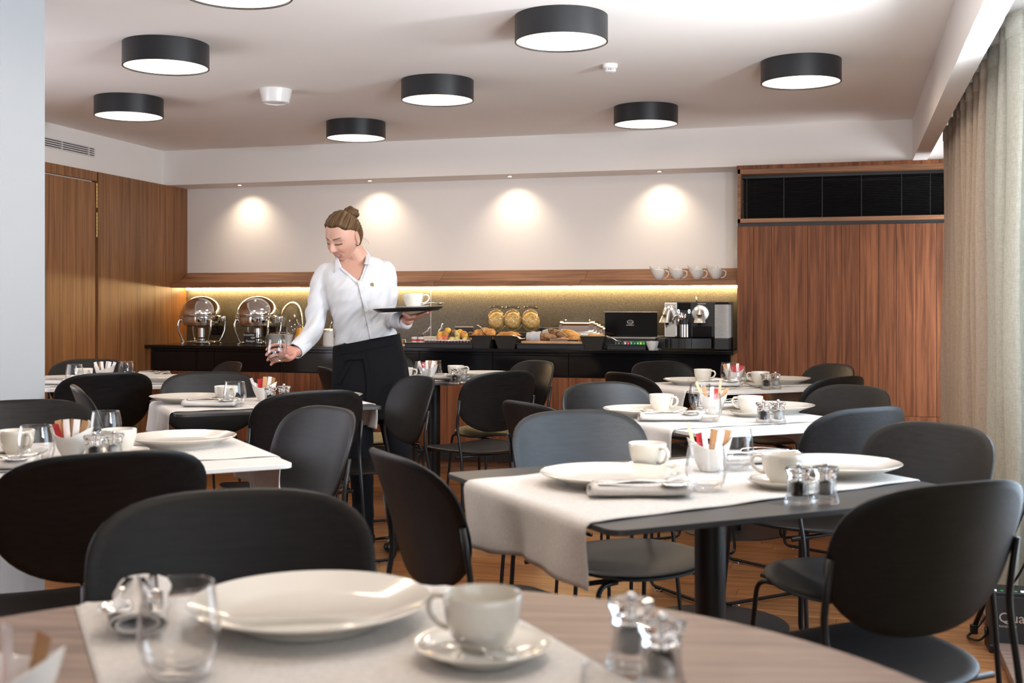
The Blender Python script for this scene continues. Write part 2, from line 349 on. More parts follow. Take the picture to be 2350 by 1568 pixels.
# ================================================================ THE ROOM
YB = 8.05; ZC = 2.338; YS = 7.74; ZS = 2.075; XR = -0.70
def left_x(y): return -5.047+0.0516*(YB-y)          # the left wall leans a little in plan
g = G(); g.box(-9, -3.2, -.06, 1.2, 8.3, -.012); floor = struct(g.obj('floor', 'walnut_flat'))
def plank_floor():
    protos = {}
    rows = []; y = 1.6; k = 0
    w = .118
    pl = []
    while y < YB:
        x = left_x(y)-.1-random.random()*.8
        while x < .95:
            L = .62+random.choice((0, .16, .32)); pl.append((x, y, L)); x += L
        y += w; k += 1
    cx, cy = -.6, 3.8
    vis = sorted(pl, key=lambda p: (abs(p[0]+p[2]/2+1.6)+.6*abs(p[1]-5.0)))
    rest = G()
    for i, (x, y, L) in enumerate(vis):
        if i < 300:
            key = round(L, 2)
            if key not in protos: protos[key] = G().rbox(0, 0, -.012, L-.0012, w-.0012, 0, .0007).mesh('plank', 'floor_wood')
            o = link('plank', protos[key], floor); o.location = (x, y, random.uniform(-.0003, .0002))
        else: rest.box(x, y, -.012, x+L-.0012, y+w-.0012, 0)
    y = -3.2
    while y < 1.6-.1:
        x = -9
        while x < 1.2: rest.box(x, y, -.012, x+.9, y+w-.0012, 0); x += .902
        y += w
    tag(rest.obj('plank', 'floor_wood', floor), kind='stuff')
plank_floor()
g = G(); g.box(-9, -3.2, ZC, .43, 8.3, ZC+.1); g.box(.43, -3.2, ZC-.10, 1.2, 8.3, ZC+.1); struct(g.obj('ceiling', 'ceiling_paint'))
g = G(); g.box(-5.6, YB, -.05, 1.2, YB+.2, ZC); wb = struct(g.obj('wall_back', 'white_paint'))
g = G()
xa, xb = left_x(YB+.1), left_x(2.2)
g.add([(xa, YB+.1, -.05), (xb, 2.2, -.05), (xb-.2, 2.2, -.05), (xa-.2, YB+.1, -.05), (xa, YB+.1, ZC), (xb, 2.2, ZC), (xb-.2, 2.2, ZC), (xa-.2, YB+.1, ZC)],
      [(0, 1, 5, 4), (1, 2, 6, 5), (2, 3, 7, 6), (3, 0, 4, 7), (4, 5, 6, 7), (3, 2, 1, 0)])
wl = struct(g.obj('wall_left', 'white_paint'))
g = G(); g.box(-9, -3.3, 0, 1.2, -3.2, ZC); struct(g.obj('wall_front', 'white_paint'))
g = G(); g.box(-9.1, -3.2, 0, -9, 2.2, ZC); g.box(-9, 2.2, 0, -4.75, 2.3, ZC); struct(g.obj('wall_side', 'white_paint'))
# right wall with window openings, sill height .35, head 2.1
g = G(); g.box(.92, -3.2, -.012, 1.1, 8.1, .30); g.box(.92, -3.2, 2.12, 1.1, 8.1, ZC)
for y in (-3.2, 1.1, 3.1, 5.1, 7.70): g.box(.92, y, .3, 1.1, y+(.4 if y == 7.7 else .25), 2.12)
struct(g.obj('wall_right', 'white_paint'))
wn = 2
for y0, y1 in ((1.35, 3.1), (3.35, 5.1), (5.35, 7.7)):
    w_ = struct(empty('window_%d' % wn)); wn += 1
    g = G(); 
    for a in (y0, (y0+y1)/2-.025, y1-.05): g.box(.97, a, .30, 1.03, a+.05, 2.12)
    g.box(.97, y0, .30, 1.03, y1, .36); g.box(.97, y0, 2.06, 1.03, y1, 2.12); g.obj('window_frame', 'white_laminate', w_)
    G().box(.995, y0+.05, .36, 1.001, y1-.05, 2.06).obj('pane', 'window_glass', w_)
# soffit above the buffet and beam along the windows
g = G(); g.box(-5.3, YS, ZS, 1.2, YB, ZC); struct(g.obj('trim_1', 'white_paint'))
g = G(); g.box(.393, -3.2, ZS, .48, YS, ZC); struct(g.obj('trim_2', 'white_paint'))
# white column
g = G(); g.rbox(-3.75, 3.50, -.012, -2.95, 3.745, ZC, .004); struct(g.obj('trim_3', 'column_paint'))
# left wall veneer: door leaf, hinge gap and fixed panels
def wl_pt(u):                         # y on the left wall seen at column u
    a = (u-PX)/FOC; d0, d1 = -SN+a*CS, CS+a*SN
    Z = (-5.047+0.0516*YB)/(d0+0.0516*d1); return d1*Z
def left_slab(y0, y1, z0, z1, th, name, mat_, parent, off=0):
    a = atan2(-0.0516, 1)
    g = G(); L = (y1-y0)/cos(a); g.rbox(0, 0, 0, th, L, z1-z0, .0015)
    o = g.obj(name, mat_, parent); o.location = (left_x(y0)+off, y0, z0); o.rotation_euler = (0, 0, -math.atan(-0.0516)) ; return o
panel_l = struct(empty('trim_4'))
ysp = [6.0, wl_pt(212)]
yd = wl_pt(214); ye = YB
zt = ZS
dr = struct(empty('door_1'))
for i in range(3):
    ya = yd-.02-.93+i*.31
    left_slab(ya+.001, ya+.309, .01, 2.0, .03, 'panel', 'walnut_left', dr)
left_slab(yd-1.3, yd+.0, 2.01, zt, .03, 'panel', 'walnut_left', panel_l)
left_slab(yd-1.6, yd-.97, .0, zt, .03, 'panel', 'walnut_left', panel_l)
n = 5; ww = (ye-yd-.012)/n
for i in range(n): left_slab(yd+.012+i*ww, yd+.012+(i+1)*ww-.001, 0, zt, .032, 'panel', 'walnut_left', panel_l)
left_slab(yd-.02, yd+.012, 0, zt, .006, 'reveal', 'black_matt', panel_l)
for v0, v1 in ((421, 478), (488, 545)):
    zz0, zz1 = zy(213, v1, yd), zy(213, v0, yd)
    g = G(); 
    k = 7; h = (zz1-zz0)/k
    for i in range(k): g.tube([(0, 0, zz0+i*h+.001), (0, 0, zz0+(i+1)*h-.001)], .006, 8)
    o = g.obj('hinge', 'brass', dr); o.location = (left_x(yd)+.032, yd-.006, 0)
# air grille in the white band above the veneer
vg = empty('air_vent', (0, 0, 0)); struct(vg)
y0, y1 = wl_pt(96), wl_pt(215); z0, z1 = zy(214, 360, y1), zy(214, 341, y1)
left_slab(y0, y1, z0, z1, .002, 'backing', 'pvc_black', vg)
for i in range(5):
    zz = z0+(z1-z0)*i/4; left_slab(y0, y1, zz-.004, zz+.004, .012, 'slat', 'white_laminate', vg)
for yy in (y0+.35*(y1-y0), y1-.004, y1-.07): left_slab(yy, yy+.006, z0, z1, .012, 'slat', 'white_laminate', vg)
vg['label'] = 'white slotted air vent high on the left wall above the wood veneer'; vg['category'] = 'vent'; del vg['kind']
# ---------------------------------------------------------------- right panelling and high window
rp = struct(empty('trim_5'))
def px_x(u, Y): return at_y(u, Y, 0).x
edges = [1692, 1730, 1771, 1811, 1854, 1896, 1932, 1973, 2016, 2057, 2102, 2150, 2195, 2240]
for a, b_ in zip(edges, edges[1:]):
    x0, x1 = px_x(a, YS), px_x(b_, YS)
    g = G(); g.rbox(0, 0, 0, x1-x0-.0025, .022, 1.677-.452, .0012); o = g.obj('panel', 'walnut', rp); o.location = (x0, YS+random.uniform(0, .0015), .452)
    g = G(); g.rbox(0, 0, 0, x1-x0-.0012, .022, .45, .0012); o = g.obj('panel', 'walnut', rp); o.location = (x0, YS, 0)
xe = px_x(2240, YS)
g = G(); g.box(XR+.001, YS+.018, 0, .90, YB, 1.68); g.obj('carcass', 'black_matt', rp)
g = G(); g.rbox(XR, YS+.012, 1.677, .90, YS+.05, 1.705, .001); g.obj('shadow_gap', 'black_matt', rp)
for (a, b_, z0, z1) in ((XR, .90, 2.022, 2.075), (XR, .90, 1.700, 1.728), (XR, XR+.02, 1.70, 2.075)):
    g = G(); g.rbox(a, YS-.012, z0, b_, YS+.14, z1, .002); o = g.obj('frame', wood('walnut_cross', (.12, .05, .022), (.26, .11, .05), 2.2, .42, (1.2, 18, 18)) if False else M['walnut_flat'], rp)
g = G(); g.rbox(XR-.004, YS-.02, 2.052, .90, YS+.0, 2.078, .001); g.obj('cornice', 'walnut', rp)
w1 = struct(empty('window_1'))
g = G(); g.box(XR+.02, YS+.24, 1.70, .9, YS+.26, 2.05); g.obj('pane', 'black_gloss', w1)
g = G()
fx0, fx1 = px_x(1729, YS+.2), px_x(2136, YS+.2); fz0, fz1 = 1.735, 2.0
for q in ((fx0, fz0, fx1, fz0+.018), (fx0, fz1-.018, fx1, fz1), (fx0, fz0, fx0+.018, fz1), (fx1-.018, fz0, fx1, fz1)): g.box(q[0], YS+.2, q[1], q[2], YS+.215, q[3])
g.obj('window_frame', 'steel', w1)
bl = empty('window_blind', (0, 0, 0), 0, 'black venetian blind across the high window above the panelled wall', 'blind')
g = G(); nsl = 27
for i in range(nsl):
    z = 1.735+i*(2.018-1.735)/nsl; g.T = Matrix.Translation((0, YS+.10, z)) @ Matrix.Rotation(radians(28), 4, 'X'); g.box(XR+.024, -.011, -.0005, .88, .011, .0005)
tag(g.obj('slat', 'black_matt', bl), kind='stuff')
g = G()
for u in (1714, 1799, 1887, 1977, 2069, 2135): x = px_x(u, YS+.09); G().box(x-.002, YS+.087, 1.73, x+.002, YS+.088, 2.02).obj('ladder_tape', 'pvc_black', bl)
G().rbox(XR+.022, YS+.085, 2.0, .88, YS+.115, 2.022, .002).obj('head_rail', 'pvc_black', bl)
g = G(); g.rbox(XR-.035, YB-.012, 1.48, XR-.004, YB, 1.56, .002); g.rbox(XR-.028, YB-.022, 1.50, XR-.012, YB-.010, 1.53, .004)
tag(g.obj('light_switch', 'porcelain_white'), 'small white wall switch beside the edge of the right wood panelling', 'switch')

# ================================================================ BUFFET
ZT = .865; YF = 7.45
xl = left_x(YF)+.033; xr_ = XR
bs = G(); bs.box(left_x(YB)+.03, YB-.012, ZT, XR, YB, 1.35); spl = struct(bs.obj('trim_6', 'speckled_stone'))
xj = px_x(990, YB); G().box(xj-.0015, YB-.0128, ZT, xj+.0015, YB-.0118, 1.34).obj('joint', 'silver_satin', spl)
g = G(); g.rbox(xl-.0, YF-.03, ZT-.022, xr_+.003, YB-.013, ZT, .002)
tag(g.obj('worktop', 'granite'), 'long polished black stone worktop of the breakfast buffet', 'worktop')
x0c = px_x(346, YF); nm = 8; wm = (XR-.02-x0c)/nm
pos = ['at the left end', 'second from the left', 'third from the left', 'fourth from the left behind the waitress', 'fourth from the right', 'third from the right', 'second from the right', 'at the right end']
for i in range(nm):
    c = empty('buffet_cabinet', (x0c+i*wm, YF, 0), 0, 'walnut buffet cabinet with black gloss drawer, '+pos[i], 'cabinet', 'walnut cabinets under the black worktop')
    G().box(.001, .03, .10, wm-.001, .56, ZT-.023).obj('body', 'black_matt', c)
    d = G().rbox(.0015, 0, .684, wm-.0015, .028, ZT-.045, .0015).obj('drawer', 'black_gloss', c)
    G().rbox(.0015, .004, ZT-.043, wm-.0015, .028, ZT-.025, .0015).obj('grip_rail', 'black_gloss', d)
    G().rbox(.0015, 0, .178, wm-.0015, .028, .676, .0015).obj('door', 'walnut', c)
    G().rbox(.0, .10, .0, wm, .12, .10, .001).obj('plinth', 'walnut_flat', c)
    G().rbox(.0, .07, .105, wm, .09, .165, .001).obj('recess_rail', 'walnut_flat', c)
g = G(); g.rbox(XR-.019, YF+.012, 0, XR+.001, YS+.01, ZT-.023, .001); tag(g.obj('end_panel', 'walnut_left'), 'walnut end panel closing the right side of the buffet', 'panel')
g = G(); g.rbox(xl, YF+.01, 0, x0c-.001, YB-.02, ZT-.023, .001); tag(g.obj('filler_panel', 'walnut_left'), 'walnut filler panel closing the left side of the buffet', 'panel')
# shelf, four boards long
sh = empty('wall_shelf', (0, 0, 0), 0, 'long walnut wall shelf above the buffet with light strip beneath', 'shelf')
cuts_f = [left_x(7.79)+.03, px_x(684, 7.79), px_x(996, 7.79), px_x(1332, 7.79), XR]
prof = [(7.79, 1.293), (7.79, 1.330), (7.795, 1.334), (7.91, 1.334), (8.045, 1.412), (8.05, 1.412), (8.05, 1.375), (7.93, 1.305), (7.92, 1.293)]
for a, b_ in zip(cuts_f, cuts_f[1:]):
    g = G(); n = len(prof); g.add([(x, y, z) for x in (0, b_-a-.002) for y, z in prof], [tuple(range(n)), tuple(range(2*n-1, n-1, -1))]+[(i, n+i, n+(i+1) % n, (i+1) % n) for i in range(n)])
    o = g.obj('board', 'walnut_flat', sh); o.location = (a+.001, 0, 0)
g = G(); g.box(left_x(8.0)+.05, 7.995, 1.278, XR-.002, 8.015, 1.289); g.obj('light_strip', 'led', sh)
g = G(); g.box(left_x(8.0)+.05, 7.99, 1.289, XR-.002, 8.02, 1.35); g.obj('strip_profile', 'steel', sh)
# recessed spots
for u, v, nm_ in ((550, 424, 'leftmost'), (849, 413, 'second from the left'), (1170, 404, 'second from the right'), (1513, 394, 'rightmost')):
    Y = 7.87; p = at_y(u, Y, ZS)
    s_ = empty('recessed_spotlight', p, 0, 'tiny recessed spotlight under the white soffit, %s of four' % nm_, 'spotlight', 'spotlights in the soffit')
    G().lathe([(.016, -.001), (.024, -.001), (.024, -.004), (.016, -.003), (.016, -.001)], 24).obj('rim', 'steel', s_)
    G().lathe([(.0, -.0012), (.012, -.0012), (.012, -.0008), (0, -.0008)], 16).obj('bulb', 'spot_bulb', s_)
    l = bpy.data.lights.new('spot_beam', 'SPOT'); l.energy = 9.5; l.color = (1, .82, .62); l.spot_size = radians(112); l.spot_blend = 1; l.shadow_soft_size = .02
    lo = bpy.data.objects.new('spot_beam', l); COL.objects.link(lo); lo.parent = s_; lo.location = (0, 0, -.01)
    lo.rotation_euler = (Vector((0.01, .15, -.40))).to_track_quat('-Z', 'Y').to_euler()
# ---------------------------------------------------------------- ceiling lamps
def lamp_proto():
    e = empty('ceiling_lamp', (0, 0, 0), 0, 'x', 'lamp', 'black drum ceiling lamps')
    R = .19; h = .105
    G().lathe([(R-.006, -h), (R, -h), (R, 0), (R-.006, 0), (R-.006, -h)], 96).obj('drum', 'lamp_black', e, 40)
    G().lathe([(0, -h+.006), (R-.006, -h+.006), (R-.006, -h+.010), (0, -h+.010)], 96).obj('diffuser', 'diffuser', e)
    l = bpy.data.lights.new('lamp_glow', 'AREA'); l.shape = 'DISK'; l.size = .36; l.energy = 4.0; l.color = (1, .82, .63)
    o = bpy.data.objects.new('lamp_glow', l); COL.objects.link(o); o.parent = e; o.location = (0, 0, -h-.002)
    return Proto(e)
LP = lamp_proto()
for u, v, lb in ((1288, 97, 'largest black drum ceiling lamp, near the top centre'), (1004, 231, 'black drum ceiling lamp between the ceiling speaker and smoke detector'),
                 (1838, 190, 'rightmost black drum ceiling lamp'), (381, 155, 'larger of the two leftmost black drum ceiling lamps'), (296, 268, 'black drum ceiling lamp nearest the white column and air vent'),
                 (817, 318, 'smallest black drum ceiling lamp, above the head of the waitress'), (1482, 286, 'black drum ceiling lamp right below the smoke detector'), (545, -10, 'black drum ceiling lamp cut off by the top of the picture')):
    Z = (ZC-.105-CAM_H)*FOC/(PY-v); p = cam_w((u-PX)/FOC*Z, Z, ZC-.001); LP.put(p, 0, lb)
for x, y, lb in ((-.20, 3.44, 'black drum ceiling lamp out of the picture above the front dark table'), (-1.12, 2.30, 'black drum ceiling lamp out of the picture above the big front chair'), (-2.97, 2.30, 'black drum ceiling lamp out of the picture above the near left table'),
                 (-2.05, 1.16, 'black drum ceiling lamp out of the picture left of the round table'), (-.20, 1.16, 'black drum ceiling lamp out of the picture above the round table')): LP.put((x, y, ZC-.001), 0, lb)
Z = (ZC-CAM_H)*FOC/(PY-206); p = cam_w((633-PX)/FOC*Z, Z, ZC)
e = empty('ceiling_speaker', p, 0, 'white cone shaped ceiling speaker left of the centre lamps', 'speaker')
G().lathe([(.0, 0), (.088, 0), (.087, -.012), (.074, -.072), (.068, -.076), (.055, -.076), (.055, -.070), (0, -.070)], 48).obj('housing', 'porcelain_white', e, 35)
G().lathe([(0, -.071), (.052, -.0715), (.052, -.0705), (0, -.0705)], 32).obj('grille', 'white_paint', e)
Z = (ZC-CAM_H)*FOC/(PY-148); p = cam_w((1400-PX)/FOC*Z, Z, ZC)
e = empty('smoke_detector', p, 0, 'small round white smoke detector on the ceiling', 'detector')
G().lathe([(0, 0), (.038, 0), (.038, -.014), (.034, -.020), (.028, -.022), (0, -.022)], 32).obj('base', 'porcelain_white', e, 35)
g = G()
for i in range(18): a = i*pi/9; g.T = Matrix.Rotation(a, 4, 'Z'); g.box(.023, -.0028, -.034, .029, .0028, -.021)
g.obj('vent_rib', 'porcelain_white', e); G().lathe([(0, -.021), (.020, -.021), (.020, -.034), (0, -.034)], 24).obj('core', 'black_matt', e)
G().lathe([(0, -.033), (.028, -.033), (.026, -.038), (.014, -.041), (0, -.0415)], 32).obj('cap', 'porcelain_white', e, 35)
# ---------------------------------------------------------------- curtains and rail
def curtain(name, x, y0, y1, n, amp, mat_, label, z0=.03, z1=2.2, seed=1, flare=.0, cat='curtain'):
    rnd = random.Random(seed); ph = [rnd.uniform(0, 6) for _ in range(5)]
    def fn(a, b_):
        y = y0+(y1-y0)*a; z = z0+(z1-z0)*b_
        w = sin(a*n*2*pi+ph[0]+.6*sin(a*7+ph[1])); w = math.copysign(abs(w)**.75, w)
        top = 1-.25*(b_**3)
        xx = x+amp*top*w+.012*sin(a*23+ph[2]+b_*2)*(1-b_)+flare*(1-b_)
        return (xx+.006*sin(b_*9+ph[3]+a*11), y+.012*sin(a*n*4*pi+ph[4]), z)
    g = G(); g.grid(fn, int(n*26), 30)
    e = empty(name, (0, 0, 0), 0, label, cat)
    o = g.obj('fabric', mat_, e, True); sd = o.modifiers.new('t', 'SOLIDIFY'); sd.thickness = .002
    g = G(); g.grid(lambda a, b_: (fn(a, 1)[0]-.003, fn(a, 1)[1], z1-.07+.085*b_), int(n*26), 2); o = g.obj('heading_tape', mat_, e, True); sd = o.modifiers.new('t', 'SOLIDIFY'); sd.thickness = .002
    return e
curtain('curtain', .585, 5.22, 7.38, 8, .050, 'curtain', 'beige linen curtain farthest along the window wall, beside the panelling', seed=3)
curtain('curtain', .60, 4.48, 5.16, 2.4, .055, 'curtain_pale', 'pale greenish backlit curtain in the middle of the window wall', seed=5)
curtain('curtain', .60, 1.05, 2.45, 4, .05, 'curtain_pale', 'nearest pale curtain at the right edge of the picture', seed=9)
curtain('curtain', .74, 4.05, 7.36, 17, .02, 'sheer', 'thin white sheer curtain hanging behind the beige curtains', seed=11)
g = G(); g.rbox(.485, -1, 2.215, .535, 7.7, 2.238, .002); g.rbox(.665, -1, 2.20, .70, 7.7, 2.238, .002)
tag(g.obj('curtain_rail', 'silver_satin'), 'slim grey curtain rail behind the ceiling beam', 'rail')
bbx = G(); bbx.rbox(.475, 1.5, 0, .56, 7.72, .035, .003); struct(bbx.obj('baseboard_right', 'table_wood'))

# ================================================================ CHAIRS
def outline(n, w, zt, zb, e_top=3.0, e_bot=2.2, mid=.5, taper=.0):
    """rounded shield: superellipse halves above and below the widest line"""
    zm = zb+(zt-zb)*mid; out = []
    for i in range(n):
        a = 2*pi*i/n; c_, s_ = cos(a), sin(a); e = e_top if s_ > 0 else e_bot
        k = (abs(c_)**e+abs(s_)**e)**(-1/e)
        x = w/2*c_*k; z = zm+((zt-zm) if s_ > 0 else (zm-zb))*s_*k
        out.append((x, z))
    return out
def shell(out, ctr, th, fn, rings=6, bevel=.35):
    """closed plate with the given outline bent by fn(x, z) -> (point, normal)"""
    n = len(out); vs = []; fs = []
    rr = [0, .3, .55, .75, .9, .97, 1.0]
    cx, cz = ctr
    for side in (1, -1):
        for k, r_ in enumerate(rr):
            for x, z in out:
                px, pz = cx+(x-cx)*r_, cz+(z-cz)*r_
                P, N = fn(px, pz); t_ = th/2*(1 if r_ < .99 else bevel)
                vs.append(tuple(Vector(P)+Vector(N)*t_*side))
    m_ = len(rr)
    for side in (0, 1):
        o = side*m_*n
        for k in range(m_-1):
            for i in range(n):
                j = (i+1) % n; q = (o+k*n+i, o+k*n+j, o+(k+1)*n+j, o+(k+1)*n+i)
                fs.append(q if side == 0 else q[::-1])
    o1, o2 = (m_-1)*n, m_*n+(m_-1)*n
    for i in range(n): j = (i+1) % n; fs.append((o1+i, o1+j, o2+j, o2+i))
    return vs, fs
BW = .455; BT = .850; BB = .560
def back_fn(x, z):
    t_ = (z-BB)/(BT-BB); y = -.190-.070*t_-.02*t_*t_+.050*(abs(x)/(BW/2))**2.2
    return (x, y, z), Vector((-.25*x/(BW/2), 1, .28)).normalized()
def seat_fn(x, y):
    z = .470-.018*exp(-((x/.16)**2+((y+.04)/.15)**2))-.022*max(0, (y-.12)/.12)**2+.010*(abs(x)/.23)**2
    return (x, y, z), Vector((0, 0, 1))
def chair_proto():
    e = empty('dining_chair', (0, 0, 0), 0, 'x', 'chair', 'black stained chairs around the tables')
    g = G(); v, f = shell(outline(56, BW, BT, BB, 3.3, 2.25, .56), (0, (BT+BB)/2), .012, back_fn); g.add(v, f); g.obj('backrest', 'stained_ash', e, 50, True)
    so = [(x*(1-.10*(1-(y+.22)/.44)), y) for x, y in outline(52, .47, .215, -.215, 2.6, 2.7, .55)]
    g = G(); v, f = shell(so, (0, 0), .013, seat_fn); g.add(v, f); g.obj('seat', 'stained_ash', e, 50, True)
    def arc(pts, r=.03, n=4):
        out = [Vector(pts[0])]
        for i in range(1, len(pts)-1):
            a, b_, c_ = Vector(pts[i-1]), Vector(pts[i]), Vector(pts[i+1]); p = b_+(a-b_).normalized()*r; q = b_+(c_-b_).normalized()*r
            for k in range(n+1): t_ = k/n; out.append(p*(1-t_)**2+b_*2*t_*(1-t_)+q*t_*t_)
        out.append(Vector(pts[-1])); return out
    for s in (-1, 1):
        g = G()
        g.tube(arc([(s*.12, .17, .449), (s*.185, .185, .449), (s*.215, .215, .012), (s*.235, -.235, .012), (s*.222, -.205, .45), (s*.226, -.175, .60), (s*.226, -.195, .72)], .035), .0068, 8)
        g.obj('leg', 'black_steel', e, True)
        for y in (.15, -.17): G().box(s*.224-.008, y-.018, -.0, s*.224+.008, y+.018, .011).obj('glide', 'acrylic', e)
    for y, z in ((.16, .450), (-.14, .448)): G().tube([(-.213, y-.01, z), (.213, y-.01, z)], .0065, 8).obj('crossbar', 'black_steel', e, True)
    g = G(); g.tube(arc([(-.238, -.1985, .60), (-.20, -.232, .60), (0, -.236, .60), (.20, -.232, .60), (.238, -.1985, .60)], .02), .0055, 8); 
    return Proto(e)
CH = chair_proto(); CHN = []
def chair(x, y, face, label): return CH.put((x, y, 0), radians(face-90), label)
TOPB = .262
PUSH = {3: .09, 6: -.03, 8: -.06, 9: .14, 10: .14, 13: .26, 14: .18, 15: -.10, 16: .27, 18: -.08, 19: .10, 20: -.12, 21: .13, 22: -.12, 23: .36, 24: -.06, 25: .42, 7: .05}
def chair_px(u, v, face, label, zt=.850, dx=0, dy=0):
    p = at(u, v, zt); w_ = Vector((p.x, p.y, 0)); w_ = w_.normalized()*PUSH.get(len(CHN), 0); p = p+w_; CHN.append(1); a = radians(face); return chair(p.x+TOPB*cos(a)+dx, p.y+TOPB*sin(a)+dy, face, label)
CHAIRS = [
 (535, 1126, 302, 'large black chair facing the camera across the round wooden table'),
 (252, 1036, 138, 'black chair from behind at lower left, before the white table with red sachet'),
 (55, 918, 312, 'black chair cut off by the left edge, in front of the white column'),
 (757, 940, 235, 'grey-blue lit chair turned aside, at the right of the near left white table'),
 (898, 1036, 42, 'brownish black chair seen from the side, left of the front dark table'),
 (1310, 942, 314, 'blue-lit chair facing the camera behind the front dark table'),
 (2196, 1099, 132, 'large black chair seen from behind at the lower right'),
 (2160, 977, 221, 'dark grey chair at the right edge beside the curtain'),
 (724, 893, 142, 'black chair from behind, before the dark table left of the waitress'),
 (478, 857, 312, 'dark chair facing the camera beyond the dark table left of the waitress'),
 (968, 868, 224, 'glossy blue-black chair seen from the side, in front of the waitress'),
 (175, 884, 40, 'grey-lit chair seen from the side behind the left edge table near the column'),
 (250, 855, 144, 'black chair seen from behind in front of the far left white table'),
 (206, 829, 312, 'chair facing the camera at the wood veneer wall on the left'),
 (536, 834, 228, 'chair mostly hidden, only its top corner showing below the chafing dishes'),
 (1163, 849, 146, 'black chair seen from behind, just right of the table behind the waitress'),
 (1236, 833, 228, 'olive-grey chair behind the right shoulder of a black chair at the buffet'),
 (745, 842, 42, 'dark brown chair half hidden behind the waitress on her left in the picture'),
 (1205, 917, 46, 'dark brown chair seen from the side behind the two blue-lit chairs'),
 (1378, 881, 318, 'smaller blue-lit chair facing the camera at the middle white table'),
 (1995, 926, 139, 'black chair seen from behind, right of the middle white table'),
 (1966, 890, 224, 'dark grey chair facing left behind the middle white table'),
 (1936, 860, 146, 'black chair seen from behind at the far right white table'),
 (1918, 844, 216, 'farthest right chair, against the right wood panelling'),
 (1430, 853, 44, 'black chair seen from the side, left of the far right white table'),
 (1510, 838, 317, 'olive-black chair facing the camera beyond the far right white table'),
]
for c_ in CHAIRS: chair_px(*c_)
chair(-2.72, 6.68, 312, 'chair hidden behind the waitress with only part of its seat showing')

# ================================================================ TABLES
ZTB = .745
def table(name, corner, ang, Wd, L, topmat, label, thick=.012, r=.03, ped=(0, 0)):
    """corner = its front corner; L runs along ang, Wd along ang+90"""
    a = radians(ang); ux, uy = cos(a), sin(a)
    cx = corner[0]+ux*L/2-uy*Wd/2; cy = corner[1]+uy*L/2+ux*Wd/2
    e = empty('dining_table', (cx, cy, 0), a, label, 'table', 'square pedestal tables')
    g = G(); g.prism(rrect(L, Wd, r), ZTB-thick, ZTB); o = g.obj('tabletop', topmat, e)
    bv = o.modifiers.new('b', 'BEVEL'); bv.width = .0015; bv.segments = 2; bv.limit_method = 'ANGLE'
    pd = (ped[0], ped[1], 0); g = G(); g.lathe([(0, .005), (.036, .005), (.036, ZTB-thick-.006), (0, ZTB-thick-.006)], 40, c=pd); g.obj('column', 'black_steel', e, 40)
    g = G(); g.box(-.22, -.03, ZTB-thick-.014, .22, .03, ZTB-thick); g.box(-.03, -.22, ZTB-thick-.014, .03, .22, ZTB-thick); g.obj('support_plate', 'black_steel', e)
    g = G(); g.lathe([(0, 0), (.262, 0), (.265, .001), (.265, .004), (.262, .0048), (0, .005)], 64, c=pd); g.obj('base', 'dark_laminate', e, 40)
    return dict(e=e, c=(cx, cy), a=a, L=L, W=Wd)
def tp(T, x, y, z=0): return Vector((T['c'][0]+x*cos(T['a'])-y*sin(T['a']), T['c'][1]+x*sin(T['a'])+y*cos(T['a']), ZTB+z))
T2 = table('t', (-.415, 2.085), 41.5, .82, .96, 'dark_laminate', 'front dark grey table with rounded corners and a white runner', ped=(.015, -.012))
T3 = table('t', (-1.935, 2.21), 44, .80, .76, 'white_laminate', 'near left white table with the red sachet bowl')
T4 = table('t', (-2.435, 3.835), 41.5, .74, .82, 'dark_laminate', 'dark grey table left of the waitress')
T5 = table('t', (-3.80, 4.82), 40, .76, .80, 'white_laminate', 'far left white table near the wood veneer wall', .016)
T6 = table('t', (-2.30, 5.595), 42, .76, .82, 'dark_laminate', 'dark grey table right behind the waitress')
T7 = table('t', (-.43, 3.70), 41.5, .76, .74, 'white_laminate', 'middle white table lit by the window', ped=(-.045, .04))
T8 = table('t', (-.62, 5.46), 42, .76, .84, 'white_laminate', 'far right white table near the buffet')
T1c = (-.478, .90); T1r = .715
e = empty('round_table', (T1c[0], T1c[1], 0), radians(12), 'large round wooden table in the foreground', 'table')
G().lathe([(0, ZTB-.022), (T1r-.012, ZTB-.022), (T1r, ZTB-.008), (T1r, ZTB-.002), (T1r-.002, ZTB), (0, ZTB)], 160).obj('tabletop', 'table_wood', e, 30)
G().lathe([(0, .012), (.05, .012), (.05, ZTB-.023), (0, ZTB-.023)], 40).obj('column', 'black_steel', e, 40)
G().lathe([(0, 0), (.35, 0), (.352, .006), (.348, .012), (0, .013)], 64).obj('base', 'dark_laminate', e, 40)
